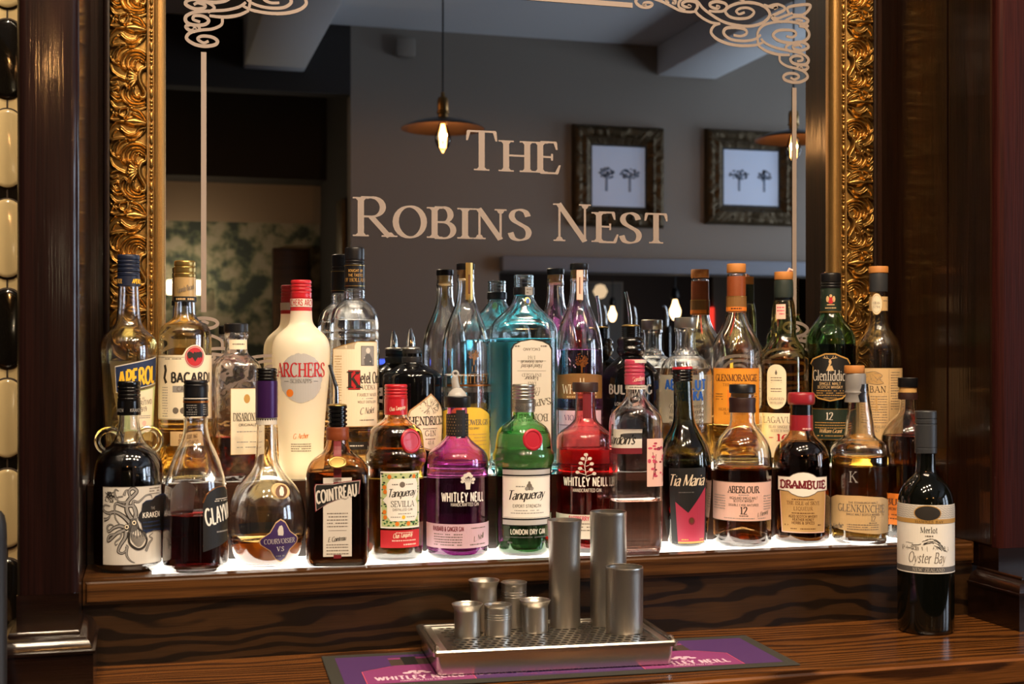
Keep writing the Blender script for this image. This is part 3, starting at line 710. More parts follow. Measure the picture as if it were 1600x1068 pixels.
# ================================================================== things seen in the mirror
def pendant(px, py, Yv, label):
    Yr = 2*MY - Yv; p = mir(px, py, Yr)
    t = thing('pendant_lamp', label, 'lamp', p, 0, 'pendant lamps over the bar')
    k = depth(px, Yv) / FPX
    c = CEIL - p.z
    link('cord', tube_bm([(0, 0, .115), (0, 0, c)], .0035, 8), 'black_rubber', t, smooth=60)
    bm = lathe_bm([(0, .118), (.006, .118), (.008, .10), (.018, .096), (.021, .085), (.021, .05), (.019, .046), (.024, .044), (.024, .036), (.019, .034), (.019, .022), (.024, .018), (0, .018)], 28)
    link('socket', bm, 'brass', t, smooth=35)
    bm = lathe_bm([(.022, .020), (.05, .016), (.10, .004), (.14, -.010), (.158, -.020), (.160, -.023), (.156, -.022), (.138, -.013), (.10, .001), (.05, .013), (.022, .017)], 48, close=True)
    link('shade', bm, 'bronze_shade', t, smooth=50)
    bu = link('bulb', lathe_bm([(.012, .018), (.014, .0), (.022, -.025), (.030, -.055), (.030, -.07), (.022, -.09), (.010, -.104), (.004, -.113), (0, -.115)], 28), 'bulb_glass', t, smooth=60)
    bm = bmesh.new()
    for i in range(6):
        a = i * math.pi / 3; tube_bm([(.004*math.cos(a), .004*math.sin(a), -.005), (.013*math.cos(a), .013*math.sin(a), -.045), (.010*math.cos(a+.5), .010*math.sin(a+.5), -.095)], .0026, 6, bm)
    link('filament', bm, 'filament', bu, smooth=60)
    l = bpy.data.lights.new('pendant_glow', 'POINT'); l.energy = PEND_W; l.color = (1.0, 0.53, 0.22); l.shadow_soft_size = .014
    o = bpy.data.objects.new('pendant_glow', l); COL.objects.link(o); o.parent = t; o.location = (0, 0, -.05)
    return t
PB('brass', '#8a6f45', rough=.35, metal=.9); PB('bronze_shade', '#3a2c22', rough=.3, metal=.7)
YVP = 4.9
pendant(692, 192, YVP, 'bronze saucer pendant lamp with glowing bulb reflected left of the first etched word')
pendant(1240, 210, YVP, 'bronze pendant lamp half hidden at the right edge of the mirror glass')
t3 = pendant(103, 138, YVP, 'bronze pendant lamp outside the mirror, casting the glow on the left column')

PB('picture_paper', '#d2e2fc', rough=.35, coat=.3); PB('ink_blue', '#7c8ca4', rough=.8); PB('frame_black', '#15161a', rough=.4)
PB('frame_antique', '#4a3d28', rough=.5, metal=.6, bump=.6, bscale=90, var=.6)
def picture(px0, py0, px1, py1, inner, label, crowns):
    p0, p1 = mir(px0, py0, YB), mir(px1, py1, YB)
    z0 = mir((px0+px1)/2, py1, YB).z; z1 = mir((px0+px1)/2, py0, YB).z
    cx, cz = (p0.x+p1.x)/2, (z0+z1)/2; hw, hh = abs(p1.x-p0.x)/2, (z1-z0)/2
    t = thing('picture_frame', label, 'picture', (cx, YB+.001, cz), 0, 'framed tree prints on the grey wall')
    fw = .100
    rnd = random.Random(int(px0))
    bm = bmesh.new()
    for (a, b) in (((-hw, -hh), (hw, -hh)), ((hw, -hh), (hw, hh)), ((hw, hh), (-hw, hh)), ((-hw, hh), (-hw, -hh))):
        a, b = Vector(a), Vector(b); d = (b-a).normalized(); n = Vector((-d.y, d.x)); L_ = (b-a).length
        pr = [(0, 0), (0, .02), (.012, .045), (.03, .052), (.05, .04), (.070, .05), (.084, .03), (fw, .022), (fw, 0)]
        m_ = 40; rows = []
        for i in range(m_+1):
            row = []
            for ins, dp in pr:
                s_ = ins + (L_ - 2*ins) * i / m_
                j = rnd.uniform(-.006, .006) if 0 < i < m_ and dp > .025 else 0
                q = a + d*s_ + n*ins; row.append(bm.verts.new((q.x, dp + j, q.y)))
            rows.append(row)
        for r0, r1 in zip(rows[:-1], rows[1:]):
            for k in range(len(pr)-1): bm.faces.new((r0[k], r0[k+1], r1[k+1], r1[k]))
    bmesh.ops.remove_doubles(bm, verts=bm.verts[:], dist=1e-5); bmesh.ops.recalc_face_normals(bm, faces=bm.faces[:])
    link('frame', bm, 'frame_antique', t, smooth=50)
    boxo('inner_frame', -hw+fw-.01, hw-fw+.01, .002, .018, -hh+fw-.01, hh-fw+.01, 'frame_black', t)
    iw, ih = hw-fw-.011, hh-fw-.011
    A = Art(); A.rect(-iw, -ih, iw, ih, 'picture_paper', 0)
    for cx_, kind in crowns:
        x = cx_ * iw; rn = random.Random(int(cx_*100)+int(px0))
        A.line([(x, .5*ih), (x, -.02*ih)], .014, 'ink_blue', 2)
        w_, h_ = (.36*iw, .17*ih) if kind == 'wide' else (.28*iw, .19*ih)
        for q in range(46):
            a_ = rn.uniform(0, 6.28); rr = math.sqrt(rn.random())
            A.ell(x + w_*rr*math.cos(a_), -.10*ih + h_*rr*math.sin(a_), .0065, .0055, 'ink_blue', 2, 7)
        for q in range(5): A.line([(x, .02*ih), (x + (q-2)*w_*.4, -.12*ih)], .004, 'ink_blue', 2)
    A.build('print', lambda u, y, l: (u, .0185 + .0006*l, -y), t, du=.2, dy=0)
    return t
picture(893, 198, 1035, 355, .2, 'ornate dark gilt picture frame with two tree drawings, left of the pair in the mirror', [(-.46, 'round'), (.42, 'wide')])
picture(1100, 205, 1241, 352, .2, 'ornate dark gilt picture frame with two tree drawings, nearest the mirror right edge', [(-.44, 'wide'), (.48, 'round')])
# small things in the reflected room
q = mir(632, 76, YB); o = boxo('alarm_sensor', q.x-.05, q.x+.05, YB+.001, YB+.05, q.z-.05, q.z+.05, 'wall_grey', bevel=.012); tag(o, 'small square grey sensor box high on the reflected grey wall', 'sensor')
t = thing('wall_lamp', 'bright white wall lamp reflected behind the gold-capped rum bottle', 'lamp', mir(290, 449, -3.98))
boxo('lamp_shade', -.11, .11, -.03, .05, -.042, .042, 'lampglow', t, bevel=.01)
l = bpy.data.lights.new('wall_lamp_glow', 'POINT'); l.energy = 4.5; l.color = (1.0, .78, .5); l.shadow_soft_size = .004
o = bpy.data.objects.new('wall_lamp_glow', l); COL.objects.link(o); o.parent = t; o.location = (0, .25, .12); boxo('bracket', -.02, .02, -.069, -.0301, -.06, .03, 'brass', t)
o = boxo('picture_frame', wx0-.03, wx0-.001, -3.12, -2.93, mir(536, 418, -3.0).z, mir(536, 312, -3.0).z, 'frame_antique', bevel=.006); tag(o, 'narrow gilt picture frame seen edge-on beside the reflected opening', 'picture')
t = thing('wall_panel_picture', 'pale framed panel glimpsed through the reflected opening', 'picture', (mir(945, 500, -4.5).x, -4.499, mir(945, 505, -4.5).z))
boxo('panel_sheet', -.115, .115, .011, .016, -.26, .27, 'p_midgrey', t); boxo('panel_rim', -.13, .13, 0, .0105, -.275, .285, 'wall_grey', t, bevel=.003)
def small_bulb(px, py, Yr, label, sz=1.0):
    p = mir(px, py, Yr); t = thing('bare_bulb', label, 'lamp', p, 0, 'bulbs beyond the reflected opening')
    link('bulb', lathe_bm([(0, .05*sz), (.012*sz, .05*sz), (.016*sz, .03*sz), (.034*sz, -.015*sz), (.030*sz, -.045*sz), (.015*sz, -.07*sz), (0, -.075*sz)], 20), 'lampglow_hot', t, smooth=60)
    link('fitting', lathe_bm([(0, .12*sz), (.02*sz, .12*sz), (.03*sz, .07*sz), (.02*sz, .0505*sz), (0, .0505*sz)], 20), 'black_plastic', t, smooth=40)
    link('cord', tube_bm([(0, 0, .1201*sz), (0, 0, CEIL - p.z)], .004, 6), 'black_rubber', t)
EM('lampglow_hot', (1.0, .62, .30), 9.0)
EM('lampglow_soft', (1.0, .70, .42), .9)
small_bulb(1055, 481, -3.5, 'glowing bare bulb in the reflected opening, the nearer and brighter one')
small_bulb(957, 488, -4.1, 'glowing bare bulb in the reflected opening, above the black pourers', .8)
q = mir(938, 455, -4.3); o = link('ceiling_globe', lathe_bm([(0, .05), (.03, .04), (.05, 0), (.03, -.04), (0, -.05)], 20), 'lampglow_soft', smooth=80); o.location = q; tag(o, 'dim round globe light reflected just above the violet gin bottle', 'lamp')
q = mir(1113, 500, -4.45); o = boxo('red_sign', q.x-.02, q.x+.02, -4.499, -4.46, q.z-.09, q.z+.09, 'redlamp'); tag(o, 'small red glowing strip light reflected beside the pale cap bottles', 'light')
q = mir(597, 565, -2.2); o = boxo('blue_light', q.x-.02, q.x+.02, -2.24, -2.2, q.z-.012, q.z+.012, 'bluelamp', bevel=.004); tag(o, 'tiny blue light reflected beside the black pourer bottle', 'light')
q = mir(1190, 470, -4.45); o = boxo('menu_board', q.x-.36, q.x+.30, -4.499, -4.47, q.z-.5, q.z+.22, 'wall_grey', bevel=.01); tag(o, 'pale grey board on the wall beyond the reflected opening', 'board')
# the customers' side counter with dark pourer bottles, out of focus in the mirror
bm = bmesh.new(); box(bm, .9, 3.6, -.9, -.45, 0, 1.06); box(bm, .86, 3.64, -.95, -.4, 1.0605, 1.10)
o = link('bar_counter', bm, 'wood_counter'); tag(o, 'long wooden serving counter across the room, hidden in the mirror behind the bottles', 'counter')
for px, py in ((946, 475), (993, 478), (1042, 478)):
    Yr = -.6; p = mir(px, py, Yr); t = thing('pourer_bottle', 'blurred dark bottle with steel pourer in the mirror, %s' % {946: 'behind the first black pourer bottle', 993: 'close beside the black bottle pourer', 1042: 'between the two silver-capped bottles'}[px], 'bottle', (p.x, Yr, 1.1005), 0, 'dark bottles on the far counter')
    h = p.z - 1.1005
    link('glass', lathe_bm([(0, 0), (.037, 0), (.038, .01), (.038, h-.29), (.03, h-.25), (.015, h-.19), (.014, h-.10), (0, h-.10)], 24), 'black_gloss', t, smooth=50)
    pr = link('pourer', lathe_bm([(0, h-.0999), (.015, h-.0999), (.016, h-.085), (.012, h-.075), (0, h-.075)], 20), 'black_rubber', t, smooth=50)
    link('spout', tube_bm([(0, 0, h-.0749), (0, 0, h-.04), (-.006, 0, h-.01), (-.012, 0, h)], .0055, 8), 'chrome', pr, smooth=60)
# ================================================================== gilt mirror: glass, carved frame, etched border and lettering
mr_ = thing('mirror', 'large gilt carved mirror behind the bottles with etched border and lettering', 'mirror', (0, 0, 0))
MX0, MX1, MZ0, MZ1 = .026, 1.102, H - .083, H + .62
boxo('mirror_glass', MX0-.005, MX1+.005, MY, MY+.006, MZ0-.005, MZ1+.005, 'mirror', mr_)
FWD = .088
# --- relief of one repeat of the carving, traced on the right-hand rail (u from inner edge to outer edge, v along the rail)
PER = .1345
def relief():
    cw, ch = 340.0, 665.0                       # cell size in tracing units
    NX, NY = 76, 156
    X, Yg = np.meshgrid(np.linspace(0, cw, NX), np.linspace(0, ch, NY, endpoint=False))
    Hh = np.zeros_like(X)
    def st(pts, r0, r1, h, groove=0, rm=None):
        P = np.array(catmull([(a-160, b-215) for a, b in pts], 7)); n = len(P)
        t = np.linspace(0, 1, n); rr = r0 + (r1-r0)*t
        if rm: rr = np.interp(t, [0, .5, 1], [r0, rm, r1])
        best = np.zeros_like(X)
        for oy in (-ch, 0, ch):
            for i in range(n):
                d2 = (X-P[i, 0])**2 + (Yg-P[i, 1]-oy)**2; r = rr[i]
                q = np.clip(1 - d2/(r*r), 0, 1)
                best = np.maximum(best, h * np.sqrt(q) * min(1, .45+r/22))
        np.maximum(Hh, best, out=Hh)
    # palmette
    st([(168,215),(215,210),(270,207),(320,208),(350,212)], 12, 12, 1.1, rm=36)
    st([(330,207),(390,205),(440,208),(490,200)], 13, 10, .8); st([(430,208),(470,235),(495,260)], 9, 7, .6)
    st([(163,200),(185,165),(225,130),(280,112),(350,112),(400,125),(412,150)], 6, 10, .85); st([(175,205),(215,175),(260,158),(292,150)], 6, 9, .75)
    st([(330,130),(338,160),(365,178),(402,165),(410,140)], 14, 12, .8)
    st([(163,228),(185,275),(240,318),(310,335),(380,330),(440,335),(490,345)], 6, 12, .85); st([(180,245),(235,262),(250,285),(300,300),(350,290),(395,262)], 7, 15, .85)
    st([(440,160),(465,150),(492,130)], 9, 6, .6); st([(430,270),(455,285),(470,310)], 8, 6, .55)
    # S scroll and shell
    st([(172,445),(168,480),(205,500),(228,540),(222,590),(195,630),(172,665),(180,695),(212,698),(222,680)], 12, 12, 1.15, rm=24)
    st([(165,392),(215,365),(290,362),(350,385),(390,430),(385,480),(352,505)], 6, 11, .95); st([(172,412),(225,388),(290,392),(340,425),(345,470),(325,495)], 6, 9, .85)
    st([(180,430),(230,408),(280,418),(305,450),(300,490)], 6, 9, .8); st([(195,445),(235,430),(262,450),(270,485),(255,500)], 6, 9, .8)
    for a in (-38, -22, -6, 10, 26, 42):
        c, s_ = math.cos(R(a)), math.sin(R(a)); st([(232+18*c, 560+18*s_), (232+60*c, 560+62*s_), (232+95*c, 560+100*s_)], 8, 14, .8)
    st([(165,738),(230,758),(310,756),(370,728),(402,680),(395,640),(365,618),(342,632)], 6, 10, .95); st([(175,720),(235,738),(300,732),(345,700),(352,660),(335,640)], 6, 9, .85)
    st([(190,706),(240,718),(285,702),(310,665),(300,632)], 6, 9, .8); st([(225,690),(262,690),(285,660),(280,632)], 6, 8, .75)
    # outer leaves
    st([(330,560),(370,572),(430,548),(475,520),(497,480)], 8, 14, .75); st([(330,588),(370,566),(430,558),(500,572)], 7, 12, .75)
    st([(395,470),(440,462),(480,440),(497,410)], 7, 12, .7); st([(350,340),(400,360),(430,400),(430,440)], 8, 12, .6); st([(410,345),(455,375),(475,410)], 8, 10, .55)
    st([(405,650),(440,640),(492,662)], 7, 13, .7); st([(402,690),(440,690),(480,650)], 8, 12, .6); st([(395,720),(440,720),(490,690)], 8, 13, .65)
    st([(165,765),(240,790),(330,775),(400,785),(455,775),(492,742)], 5, 12, .7); st([(430,600),(470,610),(498,600)], 8, 10, .5)
    st([(455,790),(480,830),(497,850)], 9, 8, .5)
    # soft smoothing and cushion ground
    for _ in range(1):
        Hh = (Hh*2 + np.roll(Hh, 1, 0) + np.roll(Hh, -1, 0))/4
        Hh[:, 1:-1] = (Hh[:, 1:-1]*2 + Hh[:, :-2] + Hh[:, 2:])/4
    u = X/cw
    base = .0045*np.sin(np.pi*np.clip(u*.9+.08, 0, 1))
    fade = np.clip((1-u)/.07, 0, 1)
    return u, base + 0.0086*Hh*(.35+.65*fade), NX, NY
RU, RH, RNX, RNY = relief()
def rail(name, length, place, mats=('gilt', 'gilt_flat', 'frame_dark'), phase=0.0):
    """place(u, v, d): u 0 inner .. 1 outer across the rail (metres), v along, d out of the wall"""
    verts, faces, mi = [], [], []
    w0, w1 = .027, .079          # carved band between these widths (from the inner edge)
    nrow = int(length / PER * RNY); dv = PER / RNY
    cols = RNX
    for j in range(nrow + 1):
        jj = (j + int(phase*RNY)) % RNY
        for i in range(cols):
            verts.append(place(w0 + (w1-w0)*RU[jj, i], j*dv, .008 + RH[jj, i]))
    for j in range(nrow):
        for i in range(cols-1):
            a = j*cols+i; faces.append((a, a+1, a+cols+1, a+cols)); mi.append(0)
    # plain mouldings: inner flat bevel, bead channel, outer dark back edge
    def sweep(pr, m):
        o = len(verts)
        for v in (0.0, length):
            for u, d in pr: verts.append(place(u, v, d))
        n = len(pr)
        for k in range(n-1): faces.append((o+k, o+k+1, o+n+k+1, o+n+k)); mi.append(m)
    sweep([(0, 0), (0, .010), (.003, .013), (.008, .0145), (.011, .014), (.0125, .017), (.0145, .0165), (.016, .015)], 1)
    sweep([(.016, .015), (.017, .0118), (.024, .0118), (.0245, .0135), (.026, .0142), (.027, .0125)], 1)
    sweep([(.079, .0128), (.081, .0132), (.083, .013), (.086, .011), (.088, .008), (.088, 0)], 2)
    me = bpy.data.meshes.new(name); me.from_pydata(verts, [], faces); me.polygons.foreach_set('material_index', mi)
    bm = bmesh.new(); bm.from_mesh(me); bmesh.ops.recalc_face_normals(bm, faces=bm.faces[:]); bm.to_mesh(me); bm.free()
    o = link(name, me, list(mats), mr_, smooth=55)
    # beads: bead, bead, bead, long reel
    bm = bmesh.new(); v = .004
    while v < length - .004:
        for k in range(3):
            vv = v + k*.0052
            if vv < length: bmesh.ops.create_icosphere(bm, subdivisions=2, radius=.0026, matrix=Matrix.Translation(place(.0205, vv, .0130)) @ Matrix.Diagonal((1, 1, 1, 1)))
        a, b = v + .0148, min(v + .0285, length)
        if b > a: tube_bm([place(.0205, a, .0126), place(.0205, a+.002, .0126), place(.0205, b-.002, .0126), place(.0205, b, .0126)], [.0012, .0026, .0026, .0012], 8, bm)
        v += PER/4
    link('beading', bm, 'gilt', o, smooth=60)
    return o
Lz = MZ1 - MZ0 + 2*FWD
def zr_(v): return MZ0 - FWD + v
phR = ((zat(1337, 163, MY) + H) - (MZ0 - FWD)) / PER      # a palmette centre shows at y=163 on the right rail
phL = ((zat(213, 194, MY) + H) - (MZ0 - FWD)) / PER
rail('frame_rail', Lz, lambda u, v, d: Vector((MX1 + u, MY - d, zr_(Lz - v))), phase=(-(Lz/PER - phR)) % 1)
rail('frame_rail', Lz, lambda u, v, d: Vector((MX0 - u*.99, MY - d, zr_(Lz - v))), phase=(-(Lz/PER - phL)) % 1)
rail('frame_rail', MX1 - MX0, lambda u, v, d: Vector((MX0 + v, MY - d, MZ1 + u)))
rail('frame_rail', MX1 - MX0, lambda u, v, d: Vector((MX0 + v, MY - d, MZ0 - u)))
# --- etching
BCX, BCZ = (.080 + 1.038)/2, H + .2555
CORNER = [
 [(165,40),(140,44),(150,25),(195,22),(215,40),(185,62),(125,60),(80,30),(78,-5),(130,-35),(215,-15),(300,15),(380,55),(450,90),(530,104),(595,98)],
 [(520,45),(545,55),(520,62),(480,50),(478,25),(525,8),(590,20),(605,60),(590,100),(640,150),(720,193),(800,206)],
 [(500,90),(445,60),(450,10),(500,-20),(560,-10),(610,20),(650,70),(720,125),(820,185),(930,216),(1060,226),(1170,195),(1228,130),(1190,65),(1100,28),(985,24),(890,52),(845,95),(880,143),(960,162),(1050,150),(1092,105),(1050,72),(985,70),(940,95),(965,122),(1012,106)],
 [(360,30),(335,5),(365,-15),(410,0),(410,30),(385,22)],
 [(1010,0),(960,-10)],
 [(765,50),(792,60),(768,75),(720,58),(715,30),(770,14),(840,30),(858,62),(825,95),(760,100),(700,95)],
 [(800,202),(745,225),(722,280),(770,335),(870,378),(990,395),(1110,388),(1175,362)],
 [(1150,300),(1100,338),(1000,354),(890,338),(832,290),(850,245),(930,238),(1015,255),(1025,292),(975,312),(915,303)],
 [(1130,390),(1122,290),(1170,222),(1280,190),(1400,188),(1500,212),(1562,275),(1555,330),(1490,365),(1390,370),(1300,348),(1256,305),(1290,268),(1370,258),(1440,270),(1452,302),(1415,322),(1370,312)],
 [(1150,335),(1200,378),(1290,415),(1400,438),(1500,462),(1556,502),(1552,545),(1500,560),(1430,545),(1405,510),(1440,484),(1498,488),(1508,518),(1462,530)],
 [(1130,395),(1200,440),(1300,470),(1400,474)],
 [(1312,472),(1318,530),(1380,572),(1460,592),(1530,622),(1552,668),(1500,704),(1430,710),(1362,690),(1346,658),(1385,634),(1450,636),(1478,662),(1440,685),(1405,668)],
 [(1410,450),(1366,412),(1400,380),(1480,362),(1545,380),(1556,412),(1500,436),(1440,422),(1430,398),(1478,388),(1505,405)],
 [(1462,592),(1478,562),(1530,560),(1556,580),(1530,604),(1492,592),(1508,576)],
 [(1400,128),(1378,75),(1430,52),(1570,42),(1552,100),(1500,130),(1425,126)],
 [(1175,42),(1240,62),(1290,62),(1262,78)], [(1215,55),(1290,38),(1350,60),(1350,88),(1290,118),(1250,140),(1290,160),(1350,140),(1425,112)],
 [(1340,192),(1420,150),(1500,145),(1556,175),(1530,205),(1470,200),(1462,176),(1512,180)], [(1330,192),(1270,175),(1240,150)], [(1560,215),(1540,232),(1480,225)],
]
def corner_geo():
    V, F = [], []
    k = 290.0/1600.0
    for s_ in CORNER:
        pts = []
        for a, b in catmull(s_, 6):
            px, py = 980 + a*k, b*k
            pts.append((wp(px, MY) - BCX, zat(px, py, MY) + H - BCZ))
        n = len(pts)
        v, f = ribbon(pts, lambda d, t: 0.0054 * (1.0 - .25*abs(2*t-1)))
        o = len(V); V += v; F += [tuple(i+o for i in q) for q in f]
    return V, F
CV, CF = corner_geo()
ET = MY - .0006
def etched(name, V, F, label=None):
    me = bpy.data.meshes.new(name); cp = comps(len(V), F)
    me.from_pydata([(p[0], ET - cp[i] * 9e-6, p[1]) for i, p in enumerate(V)], [], F)
    bm = bmesh.new(); bm.from_mesh(me); bmesh.ops.recalc_face_normals(bm, faces=bm.faces[:])
    for f in bm.faces:
        if f.normal.y > 0: f.normal_flip()
    bm.to_mesh(me); bm.free()
    return link(name, me, 'etch', mr_)
V, F = [], []
for sx in (1, -1):
    for sz in (1, -1):
        o = len(V); V += [(BCX + sx*x, BCZ + sz*z) for x, z in CV]; F += [tuple(i+o for i in q) for q in CF]
dx, dz = 1.038 - BCX, .563 + H - BCZ
zl = zat(1240, 137, MY) + H - BCZ; xl = wp(988, MY) - BCX
hwid = .0039
for sx in (1, -1):
    o = len(V); V += [(BCX + sx*dx - hwid, BCZ - zl), (BCX + sx*dx + hwid, BCZ - zl), (BCX + sx*dx + hwid, BCZ + zl), (BCX + sx*dx - hwid, BCZ + zl)]; F.append((o, o+1, o+2, o+3))
for sz in (1, -1):
    o = len(V); V += [(BCX - xl, BCZ + sz*dz - .004), (BCX + xl, BCZ + sz*dz - .004), (BCX + xl, BCZ + sz*dz + .004), (BCX - xl, BCZ + sz*dz + .004)]; F.append((o, o+1, o+2, o+3))
etched('etched_border', V, F)
def mirror_text(words_, xa, xb, ztop, zbase, name):
    v, f, w_ = text_geo(smallcaps(words_), 1.0, 'roman', 'l')
    xs = [p[0] for p in v]; k = (xb - xa) / (max(xs) - min(xs)); h = ztop - zbase
    pts = [(xa + (p[0]-min(xs))*k, zbase + p[1]*h) for p in v]
    cuts = [-9] + [xa + (text_geo(smallcaps(words_[:m]), 1.0, 'roman', 'l')[2] + .15 - min(xs))*k for m in range(len(words_)) if words_[m] == ' '] + [9]
    for lo, hi in zip(cuts[:-1], cuts[1:]):        # one object per word
        fs = [q for q in f if lo < pts[q[0]][0] <= hi]; used = sorted({i for q in fs for i in q}); ix = {i: n for n, i in enumerate(used)}
        etched(name, [pts[i] for i in used], [tuple(ix[i] for i in q) for q in fs])
mirror_text('THE', wp(728, MY), wp(876, MY), H + zat(745, 205, MY), H + zat(745, 266, MY), 'etched_lettering')
mirror_text('ROBINS NEST', wp(551, MY), wp(1043, MY), H + zat(570, 308, MY), H + zat(570, 369, MY), 'etched_lettering')
# ================================================================== bottles
class Bot:
    def __init__(s, name, label, px, Y, base, cat='bottle', group=None, turn=0.0, lean=0.0):
        s.px, s.Y = px, Y; X = wp(px, Y); zc = depth(px, Y)
        s.k = zc / FPX; s.kh = s.k * math.cos(math.atan((px - 800) / FPX)); s.base = base
        s.t = thing(name, label, cat, (X, Y, base + .0004), -math.atan2(X, Y) + R(turn), group)
        if lean: s.t.rotation_euler = (0, R(lean), s.t.rotation_euler[2])
        s.prof = None; s.sq = None
    def z(s, y): return H - (y - HOR) * s.k - s.base
    def conv(s, prof, ry=1.0):
        out = []
        for p in prof:
            z = 0.0 if p[0] == 'b' else s.z(p[0]); out.append((p[1] * s.kh, z) + tuple(p[2:]))
        return out
    def lathe(s, name, prof, mat, parent=None, n=40, it=1, smooth=35, cap=True, dx=0.0, dy=0.0):
        """closed solid from (y, half-width) pairs listed top to bottom"""
        P = s.conv(prof); P = chaikin([(p[0], p[1]) + tuple(p[2:]) for p in P], it) if it else [(p[0], p[1]) for p in P]
        if cap: P = [(0, P[0][1])] + P + [(0, P[-1][1])]
        return link(name, lathe_bm(P, n, cx=dx*s.kh, cy_=dy*s.kh), mat, parent or s.t, smooth=smooth)
    def glass(s, prof, mat='glass', liquid=None, level=None, wall=2.6, thick=6.0, punt=0.0, sq=None, aspect=1.0, n=56, it=2, solid=False, sqz=None):
        P = s.conv(prof); z0 = P[-1][1]
        P[-1] = (P[-1][0], 0.0)
        for j in range(1, len(P)):
            q = P[-1-j]
            if q[1] < .0035*j: P[-1-j] = (q[0], .0035*j) + tuple(q[2:])
            else: break
        P = chaikin([(p[0], p[1]) + tuple(p[2:]) for p in P], it)
        s.prof = P[:]
        w = wall * s.kh; th = thick * s.k
        outer = P[::-1]                         # bottom -> top
        def rr(z):
            Q = s.prof
            for a, b in zip(Q[:-1], Q[1:]):
                if b[1] <= z <= a[1]: return b[0] + (a[0]-b[0]) * (z-b[1]) / max(1e-9, a[1]-b[1])
            return Q[-1][0] if z < Q[-1][1] else Q[0][0]
        s.rr = rr
        s.aspect = aspect; s.sqf = sqz
        inner = []
        zt = outer[-1][1]
        zz = th; inner.append((max(.001, rr(th + .004) - w*2.0), th)); 
        cand = [z for r_, z in outer if z > th + .003]
        inner.append((rr(th + .004) - w, th + .004))
        for z in cand:
            inner.append((max(.002, rr(z) - w), z))
        pu = punt * s.k
        def expo(z): 
            return 2.0 if sqz is None else sqz(z)
        R3 = lambda r_, z: (r_, r_ * (1 + (aspect - 1) * min(1, max(0, (expo(z) - 2) / 2.0))), z)
        if solid:
            ring = [(0, outer[0][1] + pu)] + ([(outer[0][0]*.55, outer[0][1] + pu*.6), (outer[0][0]*.92, outer[0][1])] if pu else []) + outer + [(0, zt)]
            bm = lathe_bm([R3(*q) for q in ring], n, sq=[expo(q[1]) for q in ring])
            s.g = link('glass', bm, mat, s.t, smooth=50); return s
        base = [(0, pu)] + ([(outer[0][0]*.55, pu*.62), (outer[0][0]*.90, .0004)] if pu else [])
        ib = [(0, th + pu)] + ([(inner[0][0]*.55, th + pu*.62)] if pu else [])
        ring = base + outer + inner[::-1] + ib[::-1]
        bm = lathe_bm([R3(*q) for q in ring], n, sq=[expo(q[1]) for q in ring])
        s.g = link('glass', bm, mat, s.t, smooth=50)
        if liquid:
            lz = s.z(level); e = .00025
            L_ = [(0, th + pu - e)] + ([(inner[0][0]*.55, th + pu*.62 - e)] if pu else [])
            L_ += [(r_ + e, z - (e if i == 0 else 0)) for i, (r_, z) in enumerate(inner) if z < lz - .0008]
            rl = np.interp(lz, [z for r_, z in inner], [r_ for r_, z in inner]) + e
            L_ += [(rl, lz), (rl - .0012, lz - .0008), (0, lz - .0008)]
            link('liquid', lathe_bm([R3(*q) for q in L_], n, sq=[expo(q[1]) for q in L_]), liquid, s.t, smooth=50)
        return s
    def rad(s, z): return s.rr(z)
    def label(s, name, A, off=0.0, flat=False, back=False, parent=None, label=None, lift=.00025, step=.00016, dy=6.0, face=None):
        """wrap artwork: u in px round the bottle (0 faces the camera, off = px offset of the art's centre), y in photo rows"""
        def fn(u, y, l):
            z = s.z(y); r = s.rad(z) + lift + l * step
            if flat: 
                if back: return Vector((-(u + off) * s.kh, (r * s.aspect if s.aspect else r), z))
                return Vector(((u + off) * s.kh, -(r * s.aspect if s.aspect else r), z))
            a = (u + off) * s.kh / max(r, 1e-4)
            if s.sqf:
                e = s.sqf(z); r *= (abs(math.cos(a))**e + abs(math.sin(a))**e) ** (-1/e)
                return Vector((r * math.sin(a), -r * math.cos(a) * (1 + (s.aspect - 1) * min(1, max(0, (e - 2) / 2))), z))
            return Vector((r * math.sin(a), -r * math.cos(a), z))
        o = A.build(name, fn, parent or s.t, dy=dy)
        if label: o['label'] = label
        return o
    def wrap(s, name, art, hw, parent=None, lift=.0004, off=0.0):
        """artwork round a cylinder of half-width hw px (caps, sleeves)"""
        def fn(u, y, l):
            r = hw * s.kh + lift + l*.00012; a = (u + off) * s.kh / r
            return Vector((r * math.sin(a), -r * math.cos(a), s.z(y)))
        return art.build(name, fn, parent or s.t)
def seal(b, name, px, y, rx, ry, mat, parent=None, lift=1.5, rim=True, ribs=0, deco=None):
    """raised oval medallion on the bottle wall"""
    z = b.z(y); r = b.rad(z); a = (px - b.px) * b.kh / r; a = math.asin(max(-.95, min(.95, a)))
    dz = .004; sl = (b.rad(z + dz) - b.rad(z - dz)) / (2*dz); til = math.atan(-sl)
    bm = lathe_bm([(0, .55*lift), (.62, .5*lift), (.74, .45*lift), (.78, .95*lift), (.90, 1.1*lift), (1.0, .75*lift), (1.04, 0), (1.0, -1.2), (0, -1.2)], 36)
    if deco:
        deco(bm)
    M4 = Matrix.Translation((r*math.sin(a), -r*math.cos(a), z)) @ Matrix.Rotation(a, 4, 'Z') @ Matrix.Rotation(R(90) - til, 4, 'X') @ Matrix.Diagonal((rx*b.kh, ry*b.k, b.k, 1))
    bmesh.ops.transform(bm, matrix=M4, verts=bm.verts[:])
    bmesh.ops.recalc_face_normals(bm, faces=bm.faces[:])
    return link(name, bm, mat, parent or b.t, smooth=45)
